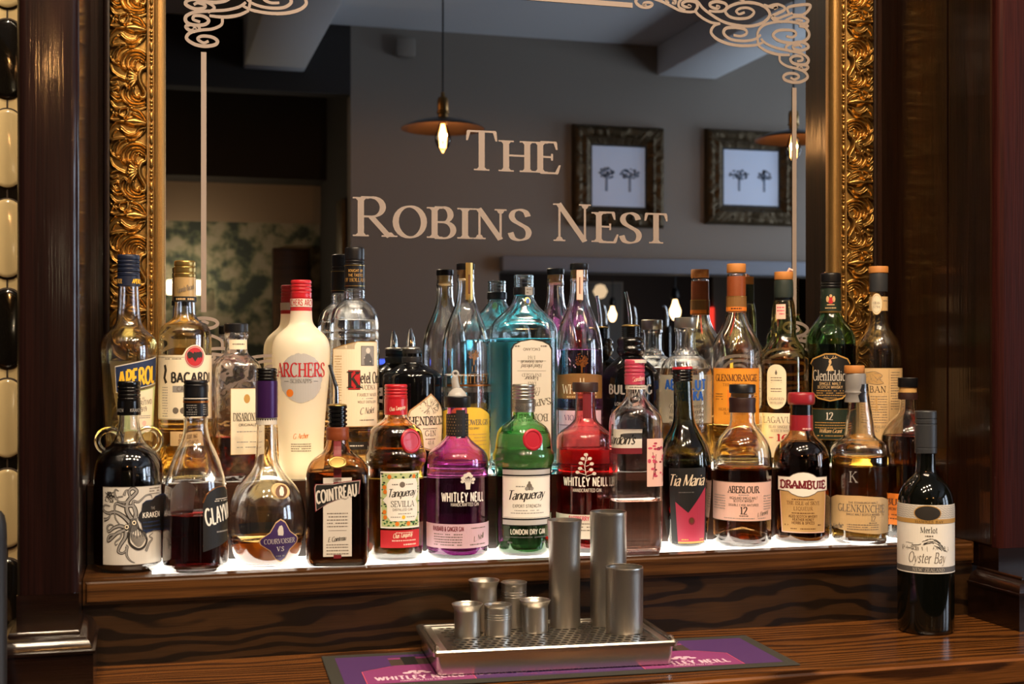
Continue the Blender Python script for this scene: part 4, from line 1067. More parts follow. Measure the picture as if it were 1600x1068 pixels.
def scap(y0, y1, hw, ribs=(), lip=1.0, bulge=0.6):
    """screw-cap profile with rings at the given rows"""
    p = [(y0, hw-1.6), (y0+1.0, hw-.4), (y0+2.2, hw)]
    for r_ in ribs: p += [(r_-1.4, hw), (r_-.5, hw-1.0), (r_+.5, hw-1.0), (r_+1.2, hw+.4), (r_+2.4, hw)]
    return p + [(y1-.6, hw), (y1, hw-.8)]
def pourer(b, ybase, ytip, hwb, xs, body='black_rubber', disc='gold_foil', spout='chrome', clear=False, rings=True, ytop=None, tipx=None):
    """free-flow pourer: ribbed collar, disc, bent spout. xs: list of (px, y) along the spout"""
    yt = ytop
    n = 5; prof = [(yt, hwb*.9)]
    h = (ybase - yt) / n
    for i in range(n):
        y = yt + i*h; q = hwb * (1 + .0*i); prof += [(y+.12*h, q), (y+.55*h, q), (y+.7*h, q*.88), (y+.95*h, q*.88)]
    prof += [(ybase, hwb*.92)]
    p = b.lathe('pourer', prof, body, it=0, smooth=50)
    b.lathe('pourer_disc', [(yt-3.4, hwb*.3), (yt-2.6, hwb*.85), (yt-.6, hwb*1.02), (yt-.1, hwb*.95)], disc, p, it=1)
    path = [((x - b.px)*b.kh, 0, b.z(y)) for x, y in [(xs[0][0], yt-2.0)] + list(xs)]
    path = [path[0]] + path[1:]
    dense = []
    c = catmull([(q[0], q[2]) for q in path], 5)
    dense = [(a, 0, z) for a, z in c]
    rr = [3.9*b.kh*(1 - .28*i/(len(dense)-1)) for i in range(len(dense))]
    link('spout', tube_bm(dense, rr, 12), spout, p, smooth=60)
    return p
YA = 1.815      # lower row
YB2 = 1.914    # upper row
L1, L2 = SHELF, STEP
# ---------- lower row, left to right ------------------------------------------------
b = Bot('rum_bottle', 'black rum bottle with glass ring handles and octopus label, leftmost of the lower row', 201.8, YA+.003, L1)
b.glass([(628,15.5),(650,15.5),(664,16.5),(676,19),(688,24),(694,28),(699,36),(707,45),(718,51),(730,54),(745,55.3),(760,55.5),(872,55.5),(884,54),(891,49),('b',46)], liquid='liq_black', level=692, wall=3, thick=5, punt=4)
b.lathe('cap', scap(595.4, 627, 18.0, (604, 609, 615, 621)), 'black_gloss')
sl = b.lathe('neck_sleeve', [(626.5,18.4),(646,18.8),(648.5,18.6)], 'black_gloss', it=0)
b.wrap('sleeve_lettering', Art().text('KRAKEN', 12, 643, 5, 'p_grey', 'sans').text('KRAKEN', -20, 643, 5, 'p_grey', 'sans'), 18.9, sl)
for sx in (-1, 1):
    bm = torus_bm(18.5*b.kh, 5.2*b.kh, 40, 14, mat=Matrix.Translation((sx*31*b.kh, 0, b.z(688))))
    link('ring_handle', bm, 'glass', b.t, smooth=80)
A = Art().rect(-45, 755.5, 62, 875, 'p_kr').frame(-45, 755.5, 62, 875, .7, 'p_inkgrey', 1)
# octopus: mantle, head, eyes, eight curling arms
def tent(pts, w, A=A):
    c = catmull(pts, 6)
    A.line(c, w*1.55, 'p_ink', 2, lambda t: max(.2, 1-.8*t)); A.line(c, w*.85, 'p_grey', 3, lambda t: max(.12, 1-.85*t))
U = lambda x, y: ((x - 375)*.150 - 1.0 , 740 + y*.1498)          # tracing units of the close-up
def tr(*p): return [U(a, c) for a, c in p]
tent(tr((400,420),(360,340),(370,250),(430,190),(460,150),(420,120),(380,150),(390,215),(340,260),(270,250),(265,210),(320,200)), 5.5)
tent(tr((440,430),(450,360),(420,300),(340,300),(250,270),(230,320),(240,420),(290,490)), 5)
tent(tr((390,470),(320,400),(240,360),(150,370),(90,340),(110,290),(180,300)), 5)
tent(tr((370,530),(290,500),(220,520),(160,560),(145,510),(190,485),(240,520)), 4.5)
tent(tr((350,560),(340,620),(290,700),(270,760),(320,775),(370,720),(350,690)), 5)
tent(tr((340,540),(260,570),(180,640),(150,650),(170,600),(250,580),(300,570),(290,620),(240,660),(240,695),(265,680)), 4)
tent(tr((460,430),(420,260),(480,260),(560,200),(620,200),(640,240)), 3.2)
tent(tr((250,230),(230,170),(240,130),(275,145)), 3); tent(tr((330,190),(350,140),(390,130)), 3)
tent(tr((560,770),(600,690),(640,650),(600,620),(650,590)), 3)
tent(tr((100,440),(160,420),(200,340)), 4)
tent(tr((360,710),(355,790),(390,850),(440,880)), 3.4)
A.line(catmull(tr((400,430),(395,500),(380,590),(390,680),(470,740),(540,720),(570,650),(530,580),(470,520),(450,440)),6), 3.5, 'p_ink', 4)
A.poly(tr((400,430),(450,430),(480,520),(540,590),(572,650),(545,725),(470,745),(400,700),(375,620),(395,520)), 'p_offwhite', 3)
A.poly(tr((400,425),(455,425),(490,520),(440,560),(380,570)), 'p_midgrey', 4)
for x0, y0, x1, y1 in ((420,540,400,620),(440,540,430,620),(460,540,462,630),(480,545,495,620),(500,560,525,620)): A.line(tr((x0,y0),(x1,y1)), 1.6, 'p_midgrey', 4)
rn = random.Random(12)
for i in range(26):
    q = i / 25; x0 = 392 + 168*q; A.line(tr((x0, 560 + 60*math.sin(q*3.1) - 30*q), (x0 + 8, 640 + 90*math.sin(q*3.1) - 20*q)), .7, 'p_midgrey', 4)
for ex, ey in ((357,510),(433,470)):
    A.ell(*U(ex,ey), 4.2, 4.4, 'p_ink', 5, 16); A.ell(*U(ex,ey), 3.3, 3.5, 'p_cream', 6, 16); A.ell(*U(ex,ey), 1.7, 1.8, 'p_ink', 7, 12)
rn = random.Random(3)
for i in range(34): A.line([U(rn.uniform(110,230), rn.uniform(150,260)), U(rn.uniform(110,230), rn.uniform(150,260))], .8, 'p_ink', 2)
pl = tr((520,280),(560,250),(640,245),(680,215),(760,200),(900,200),(900,590),(660,560),(560,580),(520,540),(510,480),(475,430),(480,390),(510,350))
A.poly(pl, 'p_navy', 8); A.poly([(a*.93+1.6, (y-800)*.93+800) for a, y in pl], 'p_black', 9)
A.text('KRAKEN', 38, 804, 8, 'p_white', 'sans', layer=10); A.text('THE', 40, 792, 4, 'p_grey', 'sans', layer=10)
for y in (759, 763, 767): A.micro(33, 55, y, 1.6, 'p_inkgrey', 2)
for y in (810, 816, 822): A.micro(22, 58, y, 2, 'p_navy', 10)
b.label('label', A)

b = Bot('liqueur_bottle', 'clear conical bottle of red liqueur with a tilted black label, second in the lower row', 306, YA-.025, L1)
b.glass([(628,17),(650,17),(654,20),(661,18.5),(674,20),(688,23),(701,30),(715,36),(730,42),(745,46.5),(762,49),(790,50.5),(840,51.5),(872,52),(884,51),(892,46),('b',43)], liquid='liq_redamber', level=801, wall=2.8, thick=7, mat='glass')
b.lathe('cap', scap(593.7, 620, 19.2, (600,), bulge=0), 'black_plastic')
sl = b.lathe('neck_sleeve', [(620.3,19.5),(650,19.7)], 'black_plastic', it=0)
sa = Art().rect(-60, 621.5, 60, 623, 'p_offwhite').rect(-60, 626, 60, 629, 'p_copper' if 'p_copper' in MATS else 'copper_foil', 0)
for y in (632, 635.5, 639, 642.5, 646): sa.micro(-16, 2, y, 1.3, 'p_grey', 1); sa.micro(12, 19, y, 1.3, 'p_grey', 1)
b.wrap('sleeve_lettering', sa, 19.8, sl)
A = Art()
top = [(-30,781),(-24,768),(-12,760.5),(2,758),(18,760),(26,764)]
A.poly(top + [(26,842),(-30,856)], 'p_black'); A.line([(a, y) for a, y in top], 1.8, 'copper_foil', 1); A.line([(-30,847),(26,832)], 1.6, 'copper_foil', 1)
A.text('GLAYVA', 4, 812, 25, 'p_white', 'cond', rot=8, layer=1, fit=58)
for y, a in ((776,-8),(779,-10)): A.micro(a, 26, y, 1.4, 'p_offwhite', 1)
A.micro(-6, 24, 826, 2, 'p_grey', 1)
b.label('label', A, off=41)
b.label('back_label', Art().poly([(-24,842),(-24,768),(-14,759),(0,756),(14,759),(24,768),(24,842)], 'p_cream'), off=-130, lift=-.0003)

b = Bot('cognac_bottle', 'round bulbous clear cognac bottle with a long purple capped neck and purple diamond label', 416.5, YA-.005, L1)
b.glass([(650,15.5),(664,15.5),(690,16),(712,17),(724,19.5),(733,24),(742,31),(752,40),(764,50),(780,58),(800,61.5),(820,62),(840,60),(860,54),(872,47),(880,41),('b',38)], liquid='liq_whisky', level=838, wall=2.6, thick=5, punt=9)
b.lathe('cap', scap(575, 595, 16.8, (580, 585, 590)), 'black_gloss')
sl = b.lathe('neck_sleeve', [(595,17.2),(600,17.5),(652,17.6),(652.3,17.2)], 'cap_purple', it=0)
sa = Art().rect(-58, 652.5, 58, 663, 'p_offwhite', 0)
for i in range(26): sa.poly([(-52+i*4, 653.5), (-48+i*4, 653.5), (-50+i*4, 657)], 'p_ink', 1)
b.wrap('neck_band', sa, 16.2, sl)
A = Art(); dm = [(0,-34),(8,-29),(17,-14),(32,-4),(34,0),(32,5),(17,15),(8,30),(0,35),(-8,30),(-17,15),(-32,5),(-34,0),(-32,-4),(-17,-14),(-8,-29)]
A.poly([(a, 838+y*1.0) for a, y in dm], 'p_tan'); A.poly([(a*.94, 838+y*.94) for a, y in dm], 'p_purple', 1)
A.text('COURVOISIER', 0, 842, 7.5, 'p_offwhite', 'roman', fit=52).text('V·S'.replace('·', '.'), 0, 854, 7, 'p_white', 'romanb').micro(-7, 7, 861, 1.8, 'p_grey')
A.poly([(-4,829),(-5,822),(-2,815),(2,814),(4,818),(5,826),(4,830)], 'p_offwhite', 2)
b.label('label', A, off=22)
seal(b, 'seal', 438, 763, 15, 13.5, 'p_tan', lift=1.2); 
A = Art().ell(0, 763, 10, 9, 'p_brown', 8).poly([(-3,769),(-4,762),(-1,756),(3,758),(4,766),(2,770)], 'p_offwhite', 9); b.label('seal_figure', A, off=24, lift=.0022)
b.label('back_label', Art().rect(-32, 823, 32, 845, 'p_navy').rect(-32, 845, 32, 862, 'p_tan'), off=-172, lift=-.0003)

b = Bot('liqueur_bottle', 'square brown bottle with red ribbon, slanted white lettering and a steel pourer', 527.3, YA-.025, L1)
sqz = lambda z, b=b: 2.0 + 4.0 * max(0, min(1, (b.z(706) - z) / (b.z(742) - b.z(706)) * -1 + 0)) if False else 2.0 + 4.5 * max(0.0, min(1.0, (b.z(704) - z) / (b.z(704) - b.z(748))))
b.glass([(668,16),(687,16.5),(698,18.5),(706,23),(712,32),(718,40),(726,45.5),(736,48.5),(748,49.3),(865,49.3),(874,48),('b',44)], mat='glass_brown', liquid='liq_brown', level=735, wall=2.6, thick=6, sqz=sqz, n=72, aspect=.76)
b.lathe('neck_band', [(667,17.2),(670,18.2),(673,17.6),(676,18.3),(684,18.2),(687,17.5)], 'rim_brown', it=0)
pourer(b, 667, 0, 15.2, [(526, 622), (525.5, 606), (521, 592), (515, 570)], ytop=634, body='black_gloss')
A = Art().rect(-6, 688, 6, 752, 'p_darkred')
b.label('ribbon', A, off=0)
seal(b, 'neck_seal', 527, 719, 14, 11, 'gold_foil', lift=1.3)
A = Art(); A.rect(-22, 743, 22, 864, 'p_offwhite').rect(-6, 861, 6, 867, 'p_darkred', 1)
for y in (752, 756, 797, 802, 807, 812, 817): A.micro(-16, 16, y, 1.6, 'p_inkgrey', 1)
A.line([(-14,824),(14,824)], .6, 'p_inkgrey', 1); A.text('E. Cointreau', 0, 840, 7, 'p_ink', 'script', fit=28, rot=6)
for y in (845, 849, 854, 859): A.micro(-17, 17, y, 1.5, 'p_inkgrey', 1)
bn = [(-36,757.5),(-34,752),(-8,752),(10,749),(36,746),(34,768),(10,772),(-16,783),(-34,795)]
A.poly(bn, 'p_darkred', 3); A.poly([(a*.965, (y-768)*.93+768) for a, y in bn], 'p_offwhite', 4); A.poly([(a*.945, (y-768)*.90+768) for a, y in bn], 'p_black', 5)
A.text('COINTREAU', 0, 776, 18, 'p_offwhite', 'capsans', rot=11, layer=6, fit=64).line([(-34,768),(-34,768.2)], .1, 'p_white', 6)
b.label('label', A, flat=True)

def tanq(b, glass, liq, level):
    b.glass([(640,16),(652,17),(656,21),(662,30),(668,37),(676,41.5),(690,43.5),(702,44.5),(706,47),(710,48),(720,47.5),(725,45),(730,44),(800,43.5),(862,42.5),(869,41),('b',38)], mat=glass, liquid=liq, level=level, wall=2.6, thick=5, punt=3)
b = Bot('gin_bottle', 'amber gin bottle with red cap, wax seal and white label edged in green and orange', 618.6, YA+.008, L1)
tanq(b, 'glass', 'liq_orange', 664)
b.lathe('cap', scap(600.5, 623, 18.0, (607, 612, 617)), 'cap_red')
sl = b.lathe('neck_sleeve', [(623,18.3),(647.6,18.3)], 'cap_red', it=0)
b.wrap('sleeve_lettering', Art().text('Chas Tanqueray', 4, 640, 6, 'p_cream', 'script', rot=8, fit=28), 18.4, sl)
seal(b, 'wax_seal', 641.5, 687, 17.5, 18.5, 'wax_red', lift=2.4)
A = Art().rect(-25, 733, 42, 820, 'p_white').rect(-23, 735.5, 40, 817.5, 'p_ltgreen', 1)
rn = random.Random(11)
for i in range(90):
    e = rn.random()
    u, y = (rn.uniform(-23,40), rn.choice((rn.uniform(736,744), rn.uniform(809,817)))) if e < .55 else (rn.choice((rn.uniform(-23,-15), rn.uniform(32,40))), rn.uniform(736,816))
    A.ell(u, y, rn.uniform(1.2,2.6), rn.uniform(.9,1.6), rn.choice(['p_green','p_green','p_dkgreen','p_ltgreen']), 2, 7)
for u, y in ((-18,757),(-17,764),(-18,795),(-17,803),(-10,741),(30,741),(2,813),(20,813)): A.ell(u, y, 3.2, 3.4, 'p_orange', 3, 12)
A.poly([(-14,752),(-8,744),(33,744),(37,752),(37,770),(33,777),(37,784),(37,801),(32,809),(-8,809),(-14,801),(-14,784),(-21,777),(-14,770)], 'p_white', 4)
A.ell(10,753,4.5,4.5,'p_inkgrey',5,12).text('Tanqueray', 11, 771, 12, 'p_ink', 'script', layer=5, fit=46, rot=3).text('SEVILLA', 11, 787, 9, 'p_ink', 'roman', layer=5, fit=38)
A.micro(-6, 4, 752, 1.5, 'p_inkgrey', 5).micro(16, 28, 752, 1.5, 'p_inkgrey', 5).text('DISTILLED GIN', 11, 793, 3.4, 'p_inkgrey', 'sans', layer=5, fit=32).micro(0, 24, 797, 1.3, 'p_grey', 5).ell(12, 803, 3, 3, 'p_yellow', 5, 10).micro(-8,7,802,1.4,'p_grey',5).micro(17,31,802,1.4,'p_grey',5)
A.rect(-25, 823, 42, 850, 'p_red', 0).text('Chas Tanqueray', 12, 834, 7, 'p_cream', 'script', rot=4, fit=32, layer=1)
A.micro(0, 28, 826, 1.5, 'p_palepink', 1).micro(-6, 34, 838, 1.8, 'p_palepink', 1).micro(12, 34, 844, 2.2, 'p_palepink', 1)
b.label('label', A)

def whitley(b, glass, liq, level, capmat, berry):
    b.glass([(636,15.5),(655,16),(672,16.2),(681,17.5),(686,21),(691,26.5),(697,34),(703,41),(709,46),(716,48.3),(726,48.8),(740,48.8),(858,48.8),(866,47.5),('b',44)], mat=glass, liquid=liq, level=level, wall=2.6, thick=7, punt=2)
b = Bot('gin_bottle', 'purple glass gin bottle with black dotted neck and a clear plastic pourer', 714.5, YA+.002, L1)
whitley(b, 'glass_purple', 'liq_clear', 722, None, None)
cp = b.lathe('cap', [(619,19.5),(620.5,20.7),(635,20.7),(636.5,20)], 'black_plastic', it=0)
b.lathe('pourer', [(606,6.5),(609,9),(613,13),(617,15),(618.9,15.2)], 'plastic_clear', it=1, n=28, smooth=60)
pr = link('spout', tube_bm([((711.5-714.5)*b.kh*.6, 0, b.z(606.2)), ((710.8-714.5)*b.kh, -.001, b.z(595)), ((711-714.5)*b.kh, -.002, b.z(588))], [.0058, .0052, .0045], 12), 'plastic_clear', b.t, smooth=60)
link('spout_ring', torus_bm(4.2*b.kh, 1.7*b.kh, 24, 10, mat=Matrix.Translation(((711.5-714.5)*b.kh, -.002, b.z(584)))), 'plastic_clear', pr, smooth=60)
sa = Art().rect(-56, 646.5, 56, 681, 'p_black', 0)
for r_ in range(7):
    for c in range(-12, 13): sa.ell(c*4.4 + (2.2 if r_ % 2 else 0), 649.5 + r_*4.6, .62, .62, 'p_tan', 1, 6)
b.wrap('neck_sleeve', sa, 16.8, lift=.0006)
sa = Art().rect(-2, 640, 14, 684, 'p_black', 0); b.wrap('neck_strip', sa, 16.6, lift=.001)
A = Art()
def plant(A, u, y, m, s_=1.0):
    for a in (-8,-5,-2,1,4,7): A.line(catmull([(u + a*.35*s_, y+12*s_), (u + a*.5*s_, y+3*s_), (u + a*1.05*s_, y-5*s_)], 4), 1.5*s_, m, 1)
    for dx_, dy_, r_ in ((-8,-5,3.6),(-4,-9,4),(1,-11,4.2),(5,-8,3.4),(9,-3,3.4),(-9,0,3),(8,2,2.6)): A.ell(u+dx_*s_, y+dy_*s_, r_*s_, r_*.8*s_, m, 1, 9)
def berries(A, u, y, m):
    A.line([(u, y+14), (u-2, y), (u+1, y-14)], 1.2, m, 1)
    for dx_, dy_ in ((-9,4),(8,6),(-8,-4),(9,-3),(-5,-11),(6,-11),(0,-17),(-13,10),(13,12)):
        A.line([(u, y+dy_+4), (u+dx_, y+dy_)], .8, m, 1); A.ell(u+dx_, y+dy_, 3.4, 2.6, m, 1, 10)
plant(A, 0, 748, 'p_offwhite')
A.text('WHITLEY NEILL', -6, 778.5, 13.5, 'p_white', 'sansb', fit=72).text('HANDCRAFTED GIN', -4, 785.5, 5, 'p_offwhite', 'sans', fit=46)
b.label('printed_lettering', A, off=17)
A = Art().rect(-66, 813, 74, 850, 'p_lilac').text('RHUBARB & GINGER GIN', -16, 823.5, 6.5, 'p_darkred', 'sansb', layer=1, fit=52)
for y in (828, 832, 836, 840, 844): A.micro(-40, 8, y, 1.4, 'p_inkgrey', 1)
A.text('L. Neill', 38, 838, 8, 'p_inkgrey', 'script', rot=14, layer=1, fit=22).micro(22, 52, 819, 1.5, 'p_inkgrey', 1).micro(20, 52, 844, 1.8, 'p_inkgrey', 1)
b.label('label', A)

b = Bot('gin_bottle', 'green gin bottle with silver cap, red wax seal and silver-edged white label', 818, YA, L1)
tanq(b, 'glass_green', 'liq_clear', 676)
b.lathe('cap', scap(600, 629, 17.6, (606, 611, 616, 622)), 'silver_foil')
sl = b.lathe('neck_sleeve', [(629.3,17.8),(643.5,17.8)], 'silver_foil', it=0)
b.wrap('sleeve_lettering', Art().text('LONDON DRY GIN', 2, 639.5, 5, 'p_midgrey', 'sans'), 17.9, sl)
seal(b, 'wax_seal', 832, 684.5, 15.5, 16.5, 'wax_red', lift=2.2)
A = Art().rect(-36, 729, 52, 816.5, 'p_black').rect(-36, 730.5, 52, 738, 'p_silver', 1).rect(-36, 740.5, 52, 805, 'p_white', 1).rect(-36, 807.5, 52, 815, 'p_silver', 1)
A.frame(-35, 741.5, 51, 804, .5, 'p_inkgrey', 2)
A.ell(9, 756, 4.5, 5.5, 'p_inkgrey', 2, 12).ell(5, 759, 3, 3, 'p_grey', 2, 9).ell(13, 759, 3, 3, 'p_grey', 2, 9).ell(9, 750, 2, 2.4, 'p_inkgrey', 2, 9).micro(-12, 2, 755, 1.6, 'p_grey')
A.text('Tanqueray', 6, 775, 14, 'p_ink', 'script', rot=3, fit=62).text('EXPORT STRENGTH', 6, 788, 4.6, 'p_inkgrey', 'sans', fit=46).micro(-14, 26, 792, 1.3, 'p_grey').micro(-20, 34, 796, 1.3, 'p_grey')
A.text('LONDON DRY GIN', 8, 829, 7.4, 'p_offwhite', 'sansb', fit=58).micro(-30, 46, 833, 1.4, 'p_midgrey').micro(-26, -18, 841, 2.2, 'p_midgrey').micro(30, 40, 841, 2.2, 'p_midgrey')
b.label('label', A)

b = Bot('gin_bottle', 'red glass gin bottle with brown stopper and white berry print, behind the steel cups', 914.5, YA+.009, L1)
b.glass([(610,15),(650,16.3),(656,18),(661,22),(667,29.5),(673,38),(679,43.5),(686,45.2),(696,45.4),(860,45.4),(866,44),('b',42)], mat='glass_red', liquid='liq_raspberry', level=700, wall=2.6, thick=7, punt=2)
b.lathe('stopper', [(597.5,19.5),(599,20.3),(611,20.3),(612.5,19.2)], 'sleeve_brown', it=0)
sa = Art().rect(-4, 613, 10, 653, 'p_darkred', 0); b.wrap('neck_strip', sa, 16.6, lift=.0008)
A = Art(); berries(A, 0, 724, 'p_offwhite')
A.text('WHITLEY NEILL', 0, 755, 13, 'p_white', 'sansb', fit=76).text('HANDCRAFTED GIN', 2, 764, 5, 'p_offwhite', 'sans', fit=46)
b.label('printed_lettering', A, off=1)
A = Art().rect(-70, 799, 74, 836, 'p_offwhite').text('RASPBERRY GIN', -4, 808, 6.5, 'p_rose', 'sansb', layer=1, fit=46)
for y in (812, 817, 822): A.micro(-28, 22, y, 1.4, 'p_inkgrey', 1)
b.label('label', A)

b = Bot('gin_bottle', 'clear bottle of pink gin with a dusky pink cap and white side label', 993.5, YA-.050, L1, turn=18)
sqz = lambda z, b=b: 2.0 + 1.6 * max(0.0, min(1.0, (b.z(640) - z) / (b.z(640) - b.z(675))))
b.glass([(606,14.5),(616,15),(622,17),(628,21.5),(634,27),(640,33),(645,37),(651,39.5),(660,40.5),(680,40.8),(846,40.2),(855,38.5),('b',35)], liquid='liq_pink', level=780, wall=2.6, thick=6, sqz=sqz, n=64, aspect=.6)
b.lathe('cap', scap(561.5, 601, 16.0, (571, 577, 583), bulge=0), 'cap_pink', dx=-2)
b.wrap('cap_lettering', Art().rect(-52, 602, 52, 608, 'p_offwhite', 0).rect(-52, 562, 52, 567, 'p_offwhite', 0).text('Gordons', 2, 595, 7, 'p_palepink', 'script', rot=8, fit=22).micro(-14, 14, 604, 1.6, 'p_inkgrey', 1), 16.3, off=-2)
A = Art().rect(-46, 669, 15, 700, 'p_offwhite').rect(-46, 698, 15, 707, 'p_darkred', 1).text("Gordon's", -20, 692, 15, 'p_ink', 'script', layer=2, fit=50).rect(-44, 662, -36, 680, 'p_ink', 2).rect(-42, 664, -38, 678, 'p_grey', 3)
b.label('label', A, off=-14)
A = Art().rect(-20, 684, 20, 758, 'p_palepink'); rn = random.Random(4)
for i in range(26): A.ell(rn.uniform(-17,17), rn.uniform(690,742), rn.uniform(2,4.5), rn.uniform(1.5,3.5), rn.choice(['p_rose','p_pink','p_darkred']), 1, 8)
for i in range(6): A.line([(rn.uniform(-12,12), rn.uniform(700,720)), (rn.uniform(-12,12), rn.uniform(740,756))], .9, 'p_darkred', 1)
b.label('back_label', A, off=29)

b = Bot('liqueur_bottle', 'dark olive tapering bottle with a black and crimson label and thin red cap top', 1074, YA+.003, L1+.0009, lean=-1.6)
b.glass([(594,14.6),(640,15.3),(655,16.5),(664,19.5),(673,24),(684,30.5),(694,35.5),(704,39),(716,41),(730,41.3),(755,40.5),(790,37.5),(825,33),(844,30.3),(851,28.5),('b',25)], mat='glass_darkolive', liquid='liq_black', level=722, wall=2.4, thick=5)
b.lathe('cap', scap(577, 596, 15.8, (582, 587, 592)), 'black_gloss'); b.lathe('cap_top', [(573.2,15.4),(574,16.2),(576.6,16.4),(577.2,15.6)], 'cap_red', it=0)
A = Art().rect(-30, 728, 32, 846, 'p_black').poly([(-20,780),(0,797),(31,758),(28,842),(-18,842)], 'p_pink', 1).rect(-17.5, 842, 27.5, 845, 'p_gold', 1)
A.ell(5, 810, 5, 6, 'p_darkred', 2, 12).ell(5, 809, 3, 4, 'p_brown', 3, 10).micro(-12, 0, 838, 1.8, 'p_gold').micro(18, 26, 838, 1.8, 'p_gold').micro(-14, 10, 764.5, 1.6, 'p_midgrey')
A.text('Tia Maria', 0, 755, 17, 'p_script', 'script', fit=60, layer=3)
b.label('label', A, off=3)

b = Bot('whisky_bottle', 'squat round-shouldered whisky bottle with black stopper and pale 12 label on the lower row', 1160, YA, L1)
b.glass([(616,18.5),(646,19.5),(660,20),(666,22.5),(672,27),(680,34),(688,39.5),(697,43),(708,45.2),(722,46),(838,46),(847,45),('b',42)], liquid='liq_deepwhisky', level=728, wall=2.8, thick=6, punt=22)
b.lathe('stopper', [(600.5,20),(602,21),(613,21),(614.2,20)], 'black_plastic', it=0); b.lathe('cork', [(614.3,17.8),(620,17.8)], 'cork', it=0)
b.lathe('neck_sleeve', [(621,20.6),(624,21.4),(632,20.6),(640,21),(644,21.2)], 'sleeve_brown', it=0)
A = Art().rect(-74, 749, 60, 809, 'p_palepink').frame(-74, 749, 60, 809, .6, 'p_inkgrey', 1)
A.text('ABERLOUR', 2, 765.5, 10, 'p_ink', 'romanb', fit=50).micro(-6, 10, 768, 1.2, 'p_grey').text('HIGHLAND SINGLE MALT', 2, 775, 3.6, 'p_inkgrey', 'sans', fit=45).text('SCOTCH WHISKY', 2, 779.5, 3.6, 'p_inkgrey', 'sans', fit=32).text('DOUBLE CASK MATURED', 2, 785.5, 3.2, 'p_inkgrey', 'sans', fit=48)
A.text('12', 2, 798, 11, 'p_ink', 'romanb').micro(-5, 9, 800, 1.4, 'p_inkgrey').text('J. Fleming', 36, 800, 6, 'p_inkgrey', 'script', rot=12, fit=24)
for y in (770, 774, 778, 782, 786, 790): A.micro(-56, -28, y, 1.2, 'p_grey'); A.micro(36, 56, y, 1.2, 'p_grey')
A.micro(-30, 40, 804, 1.2, 'p_grey')
b.label('label', A)

b = Bot('liqueur_bottle', 'dark brown liqueur bottle with a red round cap and tan label under a white banner', 1252, YA, L1)
b.glass([(640,17),(662,17.5),(672,18.2),(678,21),(684,26.5),(690,33),(697,38.5),(706,42.3),(718,44.2),(732,44.6),(842,44.6),(849,43),('b',38)], mat='glass_brown', liquid='liq_brown', level=690, wall=2.6, thick=6)
b.lathe('cap', [(613,18.5),(614.5,20.8),(619,21.6),(627,21.6),(630.5,20.8),(632,19.5)], 'cap_winered', it=1); b.lathe('neck_collar', [(632.2,17.8),(648,17.8)], 'black_gloss', it=0)
sl = b.lathe('neck_sleeve', [(648.2,18.2),(672,18.6)], 'cap_winered', it=0)
b.wrap('sleeve_lettering', Art().micro(2, 18, 668, 2, 'p_palepink'), 18.7, sl)
A = Art().poly([(-41,762),(41,762),(38,827),(-36,827)], 'p_palepink').poly([(-39.5,762),(39.5,762),(36.5,825.5),(-34.5,825.5)], 'p_kraft', 1)
A.poly([(-45,741),(-22,741),(-16,737),(-8,734.3),(0,733.5),(8,734.3),(16,737),(22,741),(45,741),(45,763),(24,764),(18,768),(8,771.5),(0,772.5),(-8,771.5),(-18,768),(-24,764),(-45,763)], 'p_inkgrey', 3)
A.poly([(-44,742),(-21.5,742),(-15.5,738),(-8,735.4),(0,734.6),(8,735.4),(15.5,738),(21.5,742),(44,742),(44,762),(23.5,763),(17.5,767),(8,770.4),(0,771.4),(-8,770.4),(-17.5,767),(-23.5,763),(-44,762)], 'p_white', 4)
A.text('DRAMBUIE', 0, 759, 12, 'p_darkred', 'slab', fit=78, layer=6)
A.text('THE ISLE of SKYE', 0, 784, 5.5, 'p_brown', 'roman', fit=54).text('LIQUEUR', 0, 792.5, 5.5, 'p_brown', 'wide', fit=30).micro(-18, 18, 775, 1.4, 'p_brown').micro(-18, 18, 796, 1.4, 'p_brown')
A.text('AGED SCOTCH WHISKY', 0, 803.5, 3.8, 'p_brown', 'sans', fit=46).text('HEATHER HONEY', 0, 808.5, 3.8, 'p_brown', 'sans', fit=34).text('HERBS & SPICES', 0, 813.5, 3.8, 'p_brown', 'sans', fit=36)
A.micro(-30, -24, 814, 2, 'p_brown').micro(24, 30, 814, 2, 'p_brown').micro(-20, 20, 820, 1.4, 'p_brown')
b.label('label', A, off=3)

b = Bot('whisky_bottle', 'pale gold whisky bottle with cork top, flared grey neck foil and cream 12 label', 1343, YA-.028, L1)
b.glass([(600,14),(628,16.5),(645,19.5),(662,22.2),(674,23.2),(681,24.5),(685,29),(689,37),(694,43),(701,46),(707,46.6),(712,45),(716,45.6),(832,45.6),(841,44.5),('b',41)], liquid='liq_gold', level=711, wall=2.6, thick=6, punt=4)
b.lathe('cork_cap', [(571,15.6),(572,16.2),(582,16.2),(583.2,15.5)], 'cap_cork', it=0, dx=-8)
bm_ = [(583.5,15.2),(586,16.3),(606,16.6),(610,16.2),(613,17.5),(617,15.8),(628,18),(628.4,17.2)]
b.lathe('neck_sleeve', bm_, 'cap_grey', it=0, dx=-6)
A = Art().poly([(-66,778),(-40,771),(0,770),(40,773),(60,778),(60,828),(30,829),(-10,826),(-66,819)], 'p_tan')
A.text('GLENKINCHIE', 4, 795, 11, 'p_inkgrey', 'roman', fit=82, rot=-1).text('THE EDINBURGH MALT', 6, 782, 2.6, 'p_inkgrey', 'sans', fit=48).text('SINGLE MALT SCOTCH WHISKY', 6, 800, 2.8, 'p_inkgrey', 'sans', fit=54)
